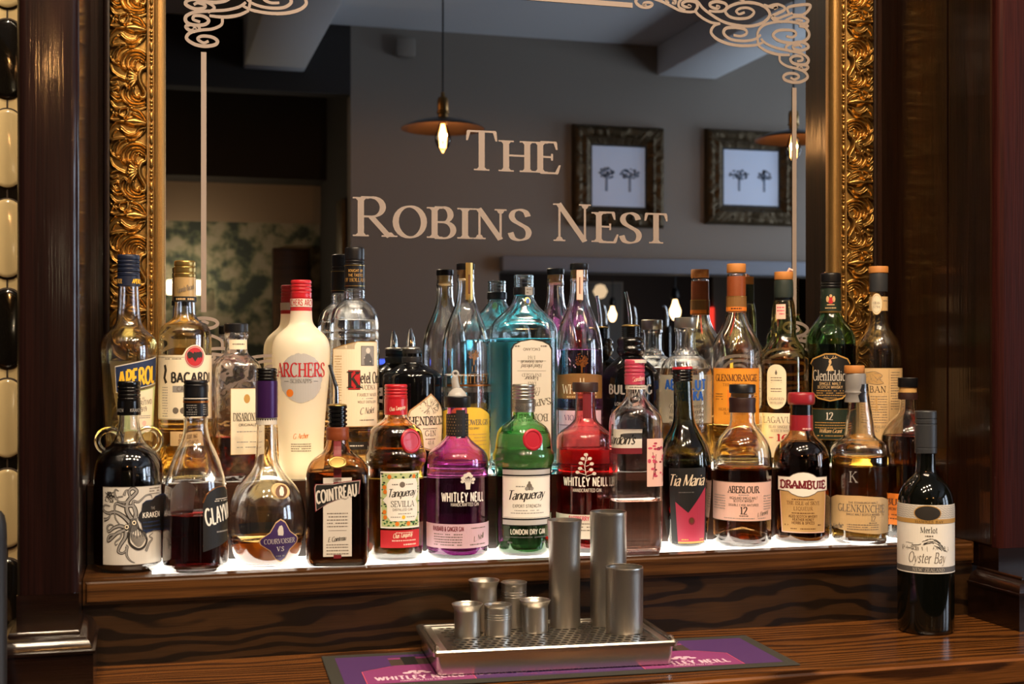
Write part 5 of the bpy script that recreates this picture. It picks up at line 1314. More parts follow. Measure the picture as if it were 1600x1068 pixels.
A.text('12', 22, 809, 8, 'p_inkgrey', 'roman').micro(15, 28, 811, 1.2, 'p_inkgrey').text('Kinchie', -38, 822, 8, 'p_inkgrey', 'script', rot=8, fit=24)
for y in (814, 817.5, 821): A.micro(-20, 32, y, 1.1, 'p_inkgrey')
b.label('label', A)
A = Art().text('K', -6, 750, 17, 'p_grey', 'roman').text('K', 40, 800, 17, 'p_kraft', 'roman'); b.label('printed_letter', A, off=-4)

b = Bot('bourbon_bottle', 'round shouldered dark bourbon bottle with black cap and orange label, partly behind the wine bottle', 1418.5, YA+.008, L1)
b.glass([(620,12.5),(638,13),(645,15.5),(650,20.5),(656,27),(663,33),(670,38),(680,41.6),(692,42.6),(824,42.6),(832,41.5),('b',39)], liquid='liq_amber', level=680, wall=2.6, thick=6)
b.lathe('stopper', [(590,15.2),(591,16),(604,16),(605,15.4)], 'black_plastic', it=0); b.lathe('cork', [(605.2,14),(613,14)], 'cork', it=0)
b.lathe('neck_sleeve', [(613.2,15.2),(618,15.8),(624,15.4)], 'sleeve_brown', it=0)
A = Art().rect(-40, 768, 40, 816, 'p_orange').text('BULLEIT', -6, 786, 10, 'p_brown', 'romanb', fit=64).text('FRONTIER WHISKEY', -6, 794, 4, 'p_brown', 'sans', fit=58).micro(-30, 24, 800, 1.6, 'p_brown').micro(-30, 24, 806, 1.6, 'p_brown')
b.label('label', A)

b = Bot('wine_bottle', 'dark red wine bottle with grey screw cap and white landscape label standing on the worktop', 1446.5, 1.655, CTR, cat='bottle')
b.glass([(700,14.8),(716,15),(734,15.6),(740,17.5),(745,22),(751,29.5),(758,35.5),(766,40),(776,43.3),(788,44.7),(800,45),(974,45),(982,44),('b',41)], mat='glass_wine', liquid='liq_black', level=752, wall=2.6, thick=6, punt=14)
b.lathe('screw_cap', [(641.7,16.2),(643,17.2),(653,17.2),(653.5,16.4),(655,16.4),(655.5,17.3),(661,17.3),(661.5,16.6),(663,16.6),(663.5,17.4),(698,17.6),(698.4,17.1),(700,17.1),(700.4,17.6),(707,17.6),(708,16.8)], 'cap_greycharcoal', it=0)
A = Art().poly([(-68,784.5),(68,784.5),(68,884),(-68,884)], 'p_white')
A.rect(-68, 784.5, 68, 808, 'p_offwhite', 1).rect(-68, 806, 68, 813, 'p_gold', 2).rect(-68, 879.5, 68, 888, 'p_midgrey', 1).rect(-68, 888, 68, 889.6, 'p_white', 1)
for i in range(6): A.line([(u, 787+i*3.3+math.sin(u*.9+i)*.8) for u in np.arange(-66, 66, 1.5)], .6, 'p_grey', 2)
A.ell(3, 797, 22, 12, 'p_gold', 3, 32).ell(3, 797, 20.5, 10.8, 'p_ink', 4, 32)
A.text('HAWKES BAY', 6, 812, 3.6, 'p_ink', 'wide', layer=4, fit=46).text('Merlot', 5, 827, 9, 'p_ink', 'roman', fit=27).micro(-1, 12, 831, 2, 'p_inkgrey')
rn = random.Random(9)
hill = lambda u: 846 - 6*math.sin((u+30)*.055) - 3*math.sin(u*.13)
for i in range(22):
    u0 = rn.uniform(-40, 34); L_ = rn.uniform(6, 16); dy_ = rn.uniform(-3, 9)
    A.line([(u0 + L_*q/4, hill(u0+L_*q/4)+dy_+rn.uniform(-.5,.5)) for q in range(5)], rn.uniform(.5,1.1), 'p_ink', 2)
for i in range(40): u0 = rn.uniform(-42, 40); A.line([(u0, 850+rn.uniform(0,6)), (u0+rn.uniform(-1,1), 847+rn.uniform(0,5))], .7, 'p_inkgrey', 2)
A.text('Oyster Bay', 3, 873, 16, 'p_inkgrey', 'italic', fit=62).text('NEW ZEALAND', 5, 886.3, 5, 'p_offwhite', 'wide', fit=52, layer=3)
b.label('label', A)

# ---------- upper row, left to right -------------------------------------------------
b = Bot('aperitif_bottle', 'clear aperitif bottle with navy cap and slanted blue and yellow label, leftmost upper row', 201, YB2, L2)
b.glass([(430,15),(448,16),(470,17),(490,18.3),(503,20),(512,25),(519,33),(527,41),(536,45),(548,46),(560,45.6),(600,43.5),(660,39.5),(720,36.5),(738,35.5),('b',33)], liquid='liq_orange', level=700, wall=2.6, thick=6)
b.lathe('cap', scap(398.5, 432, 17.8, (407, 413, 419, 426)), 'cap_navy'); sl = b.lathe('neck_sleeve', [(432.2,18.2),(447.5,18.4)], 'cap_navy', it=0)
b.wrap('sleeve_lettering', Art().text('APEROL', 16, 443.5, 6.5, 'p_yellow', 'capsans').text('APEROL', -20, 443.5, 6.5, 'p_gold', 'capsans'), 18.5, sl)
A = Art().poly([(-24,572),(52,557),(52,599),(-22,613)], 'p_offwhite').poly([(-23,573.5),(52,558.5),(52,597.5),(-21,611.5)], 'p_navy', 1)
A.text('APEROL', 16, 601, 25, 'p_yellow', 'capsans', rot=9, fit=66).line([(-22,576.5),(52,562)], .8, 'p_gold', 2)
A.poly([(-18,616),(52,603),(50,668),(-16,672)], 'p_ltgreen').poly([(0,614),(44,606),(42,667),(2,669)], 'p_cream', 1)
A.text('APERITIVO', 22, 632, 7, 'p_inkgrey', 'sans', rot=6, fit=38).text('1919', 22, 642, 7, 'p_inkgrey', 'sans', rot=6).micro(6, 38, 648, 1.3, 'p_grey').micro(6, 38, 651, 1.3, 'p_grey').ell(24, 660, 4, 4, 'p_palepink', 2, 12).text('dal', 22, 623, 4, 'p_inkgrey', 'italic')
b.label('label', A, off=2)
b.label('back_label', Art().rect(-44, 564, 44, 690, 'p_cream'), off=-150, lift=-.0003)

b = Bot('rum_bottle', 'golden rum bottle with gold cap and cream label bearing a red bat roundel', 289.2, YB2, L2)
b.glass([(462,15),(480,16.3),(492,16.8),(498,19),(503,26),(508,34),(514,39),(522,41.5),(534,42),(730,42),(738,41),('b',38)], liquid='liq_palegold', level=506, wall=2.6, thick=6)
b.lathe('cap', scap(408, 434, 17.2, (417, 427), bulge=0), 'gold_foil'); sl = b.lathe('neck_sleeve', [(434.2,17.3),(464,17.5)], 'cap_tan', it=0)
sa = Art().rect(-54, 464, 54, 472, 'p_black').micro(-16, 16, 466.5, 3, 'p_tan', 1).text('Facundo Bacardi', 2, 455, 8, 'p_inkgrey', 'script', rot=14, fit=30); b.wrap('neck_band', sa, 17.6, sl)
A = Art().poly([(-60,555),(-4,555),(2,545),(10,540),(16,539),(22,540),(30,545),(36,555),(60,555),(60,654),(-60,654)], 'p_cream').rect(-60, 558, 0, 558.6, 'p_inkgrey', 1).micro(-34, -6, 560, 1.4, 'p_inkgrey', 1).rect(-60,652.6,60,653.2,'p_inkgrey',1)
A.ell(16, 557.5, 17, 17.5, 'p_offwhite', 2, 32).ell(16, 557.5, 16, 16.5, 'p_red', 3, 32).ell(16, 557.5, 14.6, 15.2, 'p_offwhite', 4, 32).ell(16, 557.5, 14, 14.5, 'p_red', 5, 32)
bat = [(0,-6),(1.4,-4.5),(2,-6),(3,-3.5),(6,-5.5),(9.5,-7),(13,-4),(12.5,0),(11,4),(9,1.5),(7,4),(5,2),(2.6,5),(0,9),(-2.6,5),(-5,2),(-7,4),(-9,1.5),(-11,4),(-12.5,0),(-13,-4),(-9.5,-7),(-6,-5.5),(-3,-3.5),(-2,-6),(-1.4,-4.5)]
A.poly([(16+a, 556+y) for a, y in bat], 'p_ink', 6)
A.text('BACARDI', 12, 596.5, 14.5, 'p_ink', 'sansb', fit=70).poly([(-20,602),(44,602),(44,612),(-20,612)], 'p_grey', 1).text('CARTA ORO', 12, 610, 6.5, 'p_inkgrey', 'sans', fit=50)
A.line([(-20,616),(44,616)], .5, 'p_inkgrey', 1).text('SUPERIOR', 12, 627, 5, 'p_inkgrey', 'sans').ell(-15, 640, 5, 5, 'p_inkgrey', 1, 14).ell(-3, 640, 5, 5, 'p_inkgrey', 1, 14)
A.line([(-35,570),(-33,578),(-36,590),(-32,598)], 5, 'p_ink', 1)
for y in range(604, 650, 4): A.micro(-41, -29, y, 1.2, 'p_grey', 1)
b.label('label', A)
A = Art().rect(-30, 672, 34, 694, 'p_tan').text('DESDE 1862', 0, 681, 5, 'p_brown', 'sans').text('SANTIAGO', 0, 690, 6, 'p_brown', 'sans'); b.label('lower_label', A, off=6)

b = Bot('liqueur_bottle', 'square textured clear bottle with wide black cap and amber liqueur low inside', 369, YB2, L2, turn=14)
sqz = lambda z, b=b: 2.0 + 4.0 * max(0.0, min(1.0, (b.z(553) - z) / (b.z(553) - b.z(578))))
b.glass([(518,17),(540,17),(552,18),(556,22),(561,28),(567,33),(576,36),(590,36.5),(728,36.5),(736,35.5),('b',33)], mat='glass_wavy', liquid='liq_redamber', level=681, wall=3, thick=8, sqz=sqz, n=64)
b.lathe('cap', [(505.3,17.6),(507,19),(519,19),(520,18)], 'black_plastic', it=0); b.lathe('neck_ring', [(521,18),(523,19.3),(527,19.3),(529,18)], 'glass', it=1)
A = Art().rect(-18, 606, 34, 708, 'p_cream').frame(-18, 606, 34, 708, .6, 'p_gold', 1).ell(8, 622, 5, 7, 'p_gold', 1, 12).text('DISARONNO', 9, 656, 12, 'p_ink', 'didone', fit=46).text('ORIGINALE', 9, 664, 3.6, 'p_inkgrey', 'sans', fit=28)
for y in (672, 688, 696): A.micro(-8, 26, y, 1.3, 'p_grey', 1)
b.label('label', A, flat=True)
b.wrap('neck_tag', Art().rect(-16, 531, 18, 546, 'p_cream', 0).micro(-10, 10, 537, 2, 'p_inkgrey', 1), 17.4)

b = Bot('schnapps_bottle', 'frosted white schnapps bottle with red cap and grey round emblem with red lettering', 470.5, YB2, L2)
b.glass([(474,16),(486,16.8),(498,17.4),(505,18.8),(510,22),(516,29),(523,37),(531,42.5),(541,45.3),(555,45.8),(580,44.8),(620,41),(660,37.2),(700,35.2),(736,34.4),('b',32)], mat='frosted', wall=1.2, thick=2)
b.lathe('cap', scap(438, 466, 16.4, (445, 450, 456)), 'cap_red'); sl = b.lathe('neck_sleeve', [(466.2,16.8),(486,17)], 'p_red', it=0)
b.wrap('sleeve_lettering', Art().rect(-53, 467.5, 53, 480, 'p_offwhite', 0).text('ARCHERS ARCHERS', 4, 478, 9, 'p_red', 'sans', fit=64), 17.0, sl)
A = Art(); rn = random.Random(2)
pts = []
for i in range(60): a = 2*math.pi*i/60; r_ = 36 * (1 + rn.uniform(-.025,.025)); pts.append((r_*math.cos(a), 590 + r_*1.04*math.sin(a)))
A.poly(pts, 'p_silver').text('ARCHERS', 0, 588, 21, 'p_red', 'roman', fit=84, bold=1.4).text('SCHNAPPS', 0, 597.5, 6, 'p_midgrey', 'roman', fit=34).line([(-28,595),(-20,595)], .6, 'p_midgrey').line([(20,595),(28,595)], .6, 'p_midgrey').ell(-18, 613, 6, 6, 'p_orange', 1, 14)
b.label('emblem', A, off=0, lift=.0005)
A = Art().text('G. Archer', 0, 683, 8, 'p_orange', 'script', rot=4, fit=24)
for y in (691, 694.5, 698, 701.5): A.micro(-16, 16, y, 1.4, 'p_inkgrey')
b.label('printed_lettering', A, lift=.0004)

b = Bot('vodka_bottle', 'clear dome-shouldered vodka bottle with tall black cap and cream label with portrait', 554, YB2, L2)
b.glass([(449,15),(453,15.8),(456,16.8),(459,15.8),(462,16.8),(465,15.8),(469,17),(472,21),(477,27),(483,32),(490,35.3),(500,37.8),(510,38.8),(516,38.9),(518,37.6),(521,38.9),(529,38.9),(531,37.6),(534,38.9),(728,38.9),(736,38),('b',35)], liquid='liq_clear', level=500, wall=2.6, thick=6, it=1)
b.lathe('cap', scap(387, 414, 15.4, (407, 412), bulge=0), 'black_plastic'); sl = b.lathe('neck_sleeve', [(414.2,15.8),(451.5,16)], 'black_plastic', it=0)
sa = Art().rect(-52, 415, 52, 416, 'gold_foil').rect(-52, 447, 52, 448, 'gold_foil').text('BOUGHT BY', 2, 426, 4, 'p_gold', 'sans').text('THE TASTES', 2, 433, 4, 'p_gold', 'sans').text('OF HOLLAND', 2, 441, 5.5, 'p_gold', 'roman'); b.wrap('sleeve_lettering', sa, 16.1, sl)
A = Art().poly([(-40,545),(3,545),(3,534),(44,534),(44,665),(-40,665)], 'p_gold').poly([(-39,546),(4,546),(4,535),(43,535),(43,664),(-39,664)], 'p_cream', 1)
A.rect(10, 541, 34, 571, 'p_grey', 2).frame(10, 541, 34, 571, .6, 'p_ink', 3).ell(22, 548, 4, 4.5, 'p_offwhite', 4, 12).poly([(16,571),(15,560),(19,553),(25,553),(30,560),(31,571)], 'p_midgrey', 4).line([(15,559),(27,565)], 2, 'p_offwhite', 5)
A.rect(-10, 578, 9, 608, 'p_red', 2).frame(-10, 578, 9, 608, .6, 'p_ink', 3).text('K', -1, 605, 25, 'p_ink', 'romanb', layer=5).text('etel One', 30, 598, 17, 'p_ink', 'romanb', layer=4, fit=42)
A.text('VODKA', 24, 608, 7, 'p_ink', 'roman', fit=26).text('FAMILY MADE', 22, 618, 4.5, 'p_ink', 'roman', fit=36).micro(12, 32, 621, 1.3, 'p_grey').text('NOLET DISTILLERY', 22, 628.5, 3.4, 'p_inkgrey', 'sans', fit=34)
A.text('C Nolet', 22, 645, 10, 'p_inkgrey', 'script', rot=5, fit=26).micro(8, 34, 654, 1.6, 'p_inkgrey')
for y in range(556, 640, 4): A.micro(-35, -21, y, 1.2, 'p_kraft', 2)
b.label('label', A)
A = Art().rect(-40, 688, 44, 700, 'p_ink').micro(-10, 14, 693, 2, 'p_offwhite', 1); b.label('lower_label', A)

b = Bot('gin_bottle', 'black apothecary gin bottle with diamond paper label and clear steel-tipped pourer', 644, YB2, L2)
b.glass([(550,15),(566,15.5),(569,17.5),(571,22),(576,32),(581,41),(586,45.3),(592,46.2),(730,46.2),(737,45),('b',42)], mat='glass_black', solid=True, punt=2)
b.lathe('pourer', [(546,14),(547,15.5),(552,15.5),(553.5,14.2),(557,14.2),(558,16.3),(561,16.6),(567,15.8)], 'black_rubber', it=0)
b.lathe('pourer_disc', [(541.5,5),(542.5,13),(544.5,15),(545.8,14)], 'silver_foil', it=1, dx=-2)
link('spout', tube_bm([((643-645)*b.kh, 0, b.z(541.4)), ((643-645)*b.kh, 0, b.z(528)), ((642.5-645)*b.kh, 0, b.z(513))], [.0068, .0058, .0020], 14), 'chrome', b.t, smooth=60)
A = Art(); dm = [(0,-44),(36,-18),(43,0),(30,38),(0,47),(-30,38),(-43,0),(-36,-18)]
A.poly([(a, 657+y) for a, y in dm], 'p_brown').poly([(a*.97, 657+y*.97) for a, y in dm], 'p_tan', 1).poly([(a*.93, 657+y*.93) for a, y in dm], 'p_inkgrey', 2).poly([(a*.915, 657+y*.915) for a, y in dm], 'p_cream', 3)
A.text("HENDRICK'S", 0, 662, 13, 'p_ink', 'romanb', fit=72, layer=5).text('GIN', 0, 679, 8.5, 'p_ink', 'wide', layer=5).micro(-14, 14, 667, 1.3, 'p_inkgrey', 5).micro(-10, 10, 683, 1.3, 'p_inkgrey', 5)
rn = random.Random(5)
for i in range(36): a = rn.uniform(0, 6.28); A.line([(16*math.cos(a)*rn.random(), 634+9*math.sin(a)*rn.random()), (20*math.cos(a), 634+12*math.sin(a))], .7, 'p_inkgrey', 5)
A.text('41.4', 0, 692, 6, 'p_inkgrey', 'roman', layer=5)
b.label('label', A, off=31)

def whitley2(b, liq, level, capx):
    b.glass([(418,13),(436,13.6),(438,15),(440,13.3),(452,13.6),(466,15),(480,18),(493,23.5),(506,29.2),(520,33.6),(537,36.6),(556,37.4),(728,37.4),(736,36.4),('b',33)], liquid=liq, level=level, wall=2.4, thick=7)
    b.lathe('stopper', [(412,13.6),(413,14.5),(421,14.5),(422,13.8)], 'black_plastic', it=0); b.lathe('cork', [(422.2,11),(436,11)], 'cork', it=0)
def treelogo(A, u, y, m, s_=1.0):
    A.line([(u, y+14*s_), (u, y)], 2.2*s_, m, 1)
    rn = random.Random(8)
    for i in range(60):
        a = rn.uniform(0, 6.28); q = math.sqrt(rn.random()); A.ell(u + 9.5*q*math.cos(a)*s_, y - 3*s_ + 9*q*math.sin(a)*s_, 1.0*s_, .9*s_, m, 1, 6)
    for a in (-60,-35,-12,12,35,60): A.line([(u, y+6*s_), (u + 9*math.sin(R(a))*s_, y - 6*s_*math.cos(R(a)))], .8*s_, m, 1)
b = Bot('gin_bottle', 'clear gin bottle with gold strip over its black stopper and yellow lower label', 727.6, YB2, L2)
whitley2(b, 'liq_clear', 586, 0)
sa = Art().rect(0, 411.5, 12, 470, 'gold_foil', 0).poly([(0,470),(12,470),(6,475)], 'gold_foil', 0).micro(4, 8, 430, 30, 'p_brown', 1); b.wrap('strip_seal', sa, 15.4)
A = Art(); treelogo(A, 0, 556, 'p_bronze', 1.0)
A.text('J.J', 0, 580, 8, 'p_bronze', 'sans').text('WHITLEY', 0, 598, 14, 'p_bronze', 'roman', fit=60).rect(-46, 600, 46, 603, 'copper_foil', 1)
b.label('printed_lettering', A, off=13)
A = Art().poly([(-46,642),(-10,634),(24,636),(52,648),(52,720),(-46,720)], 'p_paleyellow').text('ELDERFLOWER GIN', 6, 662, 8, 'p_inkgrey', 'romanb', fit=74).text('A CRAFTED SPIRIT', 8, 669, 3, 'p_inkgrey', 'sans')
for y in (676, 681, 686, 692, 700): A.micro(-16, 38, y, 1.4, 'p_kraft', 1)
b.label('label', A)

b = Bot('gin_bottle', 'large square blue glass gin bottle, uncapped, with an upside-down white label', 818.5, YB2-.008, L2)
sqz = lambda z, b=b: 2.0 + 3.2 * max(0.0, min(1.0, (b.z(470) - z) / (b.z(470) - b.z(512))))
b.glass([(430,14.2),(431,15.4),(434,15.4),(435,14.6),(438,15.6),(441,14.6),(444,15.6),(447,14.6),(450,15),(463,15.3),(470,17.5),(478,22.5),(486,30),(494,39),(501,45.5),(508,50),(516,52.3),(528,52.7),(728,52.7),(737,51.5),('b',48)], mat='glass_blue', liquid='liq_blue', level=529, wall=2.8, thick=8, sqz=sqz, n=72, it=1, aspect=.72)
b.lathe('neck_ring', [(449,15.6),(450,16.6),(460.5,16.6),(461.5,15.8)], 'black_plastic', it=0)
b.wrap('neck_tag', Art().rect(2, 449, 16, 462, 'p_grey', 0).micro(4, 14, 452, 2, 'p_inkgrey', 1).micro(4, 14, 457, 2, 'p_inkgrey', 1), 17)
seal(b, 'cameo', 824, 471, 5, 6.5, 'gold_foil', lift=1.0); b.label('cameo_stone', Art().ell(0, 471, 3.0, 4.2, 'p_blue', 12), off=6.2, lift=.0012)
A = Art(); arch = [(-32,720),(-32,545),(-28,538),(-18,533),(0,530),(18,533),(28,538),(32,545),(32,720)]
A.poly(arch, 'p_ink').poly([(a*.93, 531.6+(y-530)*.995) for a, y in arch], 'p_offwhite', 1)
T = Art().text('London Dry', -2, 600, 9, 'p_inkgrey', 'script', fit=44)
def ud(t, y, h, st, fit, rot=0):
    q = Art().text(t, 0, y, h, 'p_inkgrey', st, fit=fit, rot=rot).spin(0, y - h/2); A.items += q.items
ud('ENGLAND', 548, 4, 'sans', 26); ud('1761', 561.5, 5.5, 'roman', 12); ud('Hand selected', 575, 6, 'script', 32); ud('exotic botanicals', 568, 5, 'script', 34); ud('INFUSED', 588, 5, 'roman', 30); ud('Vapour', 594, 6, 'script', 22); ud('DRY', 602, 6, 'roman', 14); ud('LONDON', 610, 5.5, 'roman', 26); ud('Distilled', 617, 6.5, 'script', 24)
ud('SAPPHIRE', 634, 10, 'romanb', 58, 8); ud('BOMBAY', 656, 11, 'romanb', 50)
A.line([(-22,564),(22,564)], .5, 'p_inkgrey').line([(-22,579),(22,579)], .5, 'p_inkgrey').micro(-26, -18, 540, 2.4, 'p_inkgrey').micro(14, 24, 540, 2.4, 'p_inkgrey')
b.label('label', A, off=12, flat=True)
b.label('back_label', Art().rect(-38, 534, 38, 722, 'p_white'), flat=True, back=True, lift=-.0002)

b = Bot('gin_bottle', 'violet gin bottle with black stopper, pink strip seal and copper tree print', 905, YB2+.01, L2)
whitley2(b, 'liq_violet', 546, 0)
sa = Art().rect(-4, 423, 6, 470, 'p_palepink', 0).poly([(-4,470),(6,470),(1,475)], 'p_palepink', 0).micro(0, 3, 434, 26, 'p_brown', 1); b.wrap('strip_seal', sa, 15.4)
A = Art(); treelogo(A, 4, 566, 'copper_foil', 1.15)
A.rect(-42, 586, 46, 622, 'p_bronze', 0).poly([(-42,586),(-10,583),(10,583),(46,586),(46,588),(-42,588)], 'p_bronze', 0).text('J.J', 4, 597, 7, 'p_cream', 'sans').text('WHITLEY', 2, 614, 14, 'p_cream', 'roman', fit=60).micro(-20, 30, 618, 2, 'p_tan')
b.label('printed_lettering', A, off=0)
b.label('lower_label', Art().rect(-40, 640, 40, 720, 'p_lilac').text('VIOLET GIN', 0, 655, 8, 'p_purple', 'roman').rect(-38,662,38,662.8,'p_purple',1), off=2)

b = Bot('gin_bottle', 'black gin bottle with pale lettering, collar ridges and a bent steel pourer', 985.5, YB2, L2)
b.glass([(548,14),(556,17),(560,21),(566,29),(573,37),(580,42),(590,44.3),(600,44.8),(728,44.8),(736,43.5),('b',40)], mat='glass_black', solid=True, punt=2)
b.lathe('collar', [(527,17.5),(530,20.5),(534,22),(538,20.5),(541,20),(545,22.5),(550,22),(556,18)], 'black_gloss', it=1)
p_ = pourer(b, 527, 0, 14.4, [(984.8, 498), (983.5, 486), (981, 470), (977.8, 456)], ytop=510, body='black_gloss')
A = Art().text('BULLDOG', 0, 614, 13.5, 'p_grey', 'sansb', fit=74); b.label('printed_lettering', A, off=-1)
b.label('lower_label', Art().text('LONDON DRY GIN', 0, 632, 5, 'p_grey', 'sans', fit=50), off=-1)

b = Bot('vodka_bottle', 'round shouldered clear vodka bottle with silver cap and bold blue lettering', 1071, YB2, L2)
b.glass([(510,15),(513,18),(517,18),(519,16),(535,15.6),(547,16.3),(550,19.5),(555,21),(558,26),(563,33),(570,37.5),(580,40.5),(592,41.5),(728,41.5),(736,40),('b',37)], liquid='liq_clear', level=575, wall=2.8, thick=7)
b.lathe('cap', [(496,16.6),(497,17.8),(511.5,17.8),(512.5,17.2)], 'silver_foil', it=0)
A = Art().text('ABSOLUT', 0, 607.5, 14.5, 'p_blue', 'sansb', fit=70, bold=1.25).text('VODKA', 6, 624.5, 14, 'p_blue', 'sansb', fit=46, bold=1.25)
for i, t in enumerate(('Country of Sweden', 'This superb vodka', 'was distilled from', 'grain grown in the')): A.text(t, 2, 636 + i*8.5, 7.5, 'p_inkgrey', 'script', fit=58)
b.label('printed_lettering', A)
b.label('back_label', Art().rect(-46, 588, 46, 662, 'p_cream'), off=-130, lift=-.0003)

b = Bot('whisky_bottle', 'clear long-necked whisky bottle with cork-coloured cap and orange label', 1150.5, YB2, L2)
b.glass([(428,13.6),(431,15),(433,13.8),(488,15.2),(496,17),(505,20),(514,24.5),(523,30),(532,35),(541,38.6),(552,40.4),(570,40.6),(728,40.6),(736,39.5),('b',36)], liquid='liq_palegold', level=662, wall=2.6, thick=7)
b.lathe('cork_cap', [(412.5,14.4),(413.5,15),(425.5,15.1),(426.5,14.5)], 'cap_cork', it=0)
sl = b.lathe('neck_sleeve', [(432,14.4),(436,14.9),(462,15),(488,15.7)], 'cap_orangebrown', it=0)
b.wrap('neck_band', Art().rect(-49, 464, 49, 487, 'p_bronze', 0).rect(-49, 480, 49, 486, 'p_orange', 1).rect(-49,463.3,49,464.3,'gold_foil',1).micro(-9, 9, 481.5, 2.5, 'p_brown', 2), 15.75, sl)
A = Art().rect(-42, 575, 42, 661, 'p_amberpaper').frame(-42, 575, 42, 661, .9, 'p_orange', 1).text('GLENMORANGIE', 0, 594.5, 10, 'p_brown', 'romanb', fit=73).text('THE ORIGINAL', 0, 602.5, 4.4, 'p_brown', 'wide', fit=44)
A.rect(-14, 608, 14, 634, 'p_orange', 1).line([(0,611),(0,631)], 1.2, 'p_brown').line([(-9,621),(9,621)], 1.2, 'p_brown').text('HIGHLAND SINGLE MALT', 0, 640, 4, 'p_brown', 'roman', fit=60).text('SCOTCH WHISKY', 0, 646, 4, 'p_brown', 'roman', fit=40)
for y in (614, 618, 622): A.micro(-36, -22, y, 1.2, 'p_brown', 2); A.micro(22, 36, y, 1.2, 'p_brown', 2)
b.label('label', A)

b = Bot('whisky_bottle', 'olive green whisky bottle with orange wax top, oval cream label and red 16', 1224.5, YB2, L2)
b.glass([(455,14),(468,14.8),(474,17),(488,18.5),(502,19.5),(514,19.2),(524,19.6),(532,23),(540,28.5),(548,34.5),(555,38),(564,38.8),(728,38.8),(736,37.5),('b',34)], mat='glass_olive', liquid='liq_whisky', level=560, wall=2.6, thick=7)
cc = b.lathe('cork_cap', [(425,14.2),(426,14.8),(436.5,14.8),(437.5,14.2)], 'cap_cork', it=0)
link('seal_tab', tube_bm([(6*b.kh, -.002, b.z(426)), (9*b.kh, -.003, b.z(421)), (14*b.kh, -.002, b.z(423))], [.0022, .0028, .0018], 6), 'p_palepink', cc, smooth=50)
b.lathe('neck_sleeve', [(438,14.6),(442,15.2),(460,15.4),(466,14.6),(469.5,14.4)], 'cap_greengrey', it=1)
b.label('tax_strip', Art().rect(-13, 476, 3, 499, 'p_palepink').micro(-11, 1, 480, 2, 'p_rose', 1).micro(-11, 1, 485, 2, 'p_rose', 1).micro(-11, 1, 490, 2, 'p_rose', 1), lift=.0004)
ov = [(16*math.cos(a), 585 + 16*math.sin(a)) for a in np.linspace(math.pi, 2*math.pi, 14)] + [(16*math.cos(a), 622 + 16*math.sin(a)) for a in np.linspace(0, math.pi, 14)]
A = Art().poly(ov, 'p_cream').line([(-9,597),(9,597)], .5, 'p_inkgrey').poly([(-2,582),(0,577),(2,582),(1,585),(-1,585)], 'p_inkgrey', 1)
for y in (589, 593, 606, 610): A.micro(-9, 9, y, 1.3, 'p_inkgrey', 1)
A.text('LAGAVULIN', 0, 624, 4, 'p_inkgrey', 'roman', fit=26).text('DISTILLERY', 0, 630, 3.5, 'p_inkgrey', 'roman', fit=22)
b.label('oval_label', A, off=-12)
A = Art().rect(-50, 644, 50, 712, 'p_cream').text('LAGAVULIN', -2, 659, 9.5, 'p_inkgrey', 'wide', fit=68).text('ISLAY SINGLE MALT', -2, 667, 4, 'p_inkgrey', 'roman', fit=46).text('SCOTCH WHISKY', -2, 673, 4, 'p_inkgrey', 'roman', fit=38).text('16', -2, 687, 11, 'p_red', 'romanb', fit=20).micro(-24, -16, 681, 1.4, 'p_red').micro(12, 20, 681, 1.4, 'p_red')
b.label('label', A)

b = Bot('whisky_bottle', 'green triangular whisky bottle with stag on an arched black label and 12 below', 1298, YB2, L2)
sqz = None
b.glass([(480,15.5),(488,16),(494,18),(500,22),(507,28),(514,33),(521,36.6),(530,38.8),(540,39.5),(560,39.6),(728,39.6),(736,38),('b',34)], mat='glass_glenf', liquid='liq_brown', level=538, wall=2.6, thick=6)
b.lathe('cap', scap(427, 451, 16.2, (442, 446), bulge=0), 'black_plastic')
sl = b.lathe('neck_sleeve', [(451.3,15.9),(488,16.8)], 'p_dkgreen', it=0)
sa = Art().rect(-54, 486.5, 54, 489, 'gold_foil').ell(0, 470, 4.5, 5.5, 'p_red', 1, 12).ell(-5, 468, 2.5, 5, 'p_tan', 1, 8).ell(5, 468, 2.5, 5, 'p_tan', 1, 8).ell(0, 463, 2.4, 2.4, 'p_tan', 1, 8).rect(-6,476,6,477.5,'p_tan',1).micro(-9, 9, 481, 1.6, 'p_tan', 1); b.wrap('sleeve_crest', sa, 16.9, sl)
seal(b, 'glass_seal', 1295, 515, 12, 9.5, 'glass_glenf', lift=1.0)
A = Art(); ar = [(-32,612),(-30,572),(-36,568),(-30,560),(-18,556),(-8,552),(8,552),(18,556),(30,560),(36,568),(30,572),(32,612),(20,622),(0,626),(-20,622)]
A.poly(ar, 'p_gold').poly([(a*.94, 588+(y-588)*.94) for a, y in ar], 'p_black', 1)
A.line(catmull([(0,578),(-1,571),(1,566),(-1,563)],4), 2.6, 'p_tan'); A.ell(0,565,2.2,3,'p_tan',3,10)
for sx in (-1,1):
    A.line(catmull([(0,562),(3*sx,560),(7*sx,559.5),(9*sx,556)],4), .9, 'p_tan'); A.line([(4*sx,560),(5*sx,556)], .8, 'p_tan'); A.line([(7*sx,559.5),(11*sx,559)], .8, 'p_tan')
A.poly([(-6,579),(-3,572),(3,571),(6,579)], 'p_tan', 2)
A.text('Glenfiddich', 1, 594, 16, 'p_offwhite', 'roman', fit=60, layer=4).text('SINGLE MALT', 0, 600.5, 4, 'p_tan', 'sans', fit=34).text('SCOTCH WHISKY', 0, 606, 4, 'p_tan', 'sans', fit=40)
for y in (609, 612.5, 616): A.micro(-22, 22, y, 1.2, 'p_gold')
A.micro(-10, 10, 620, 1.2, 'p_gold')
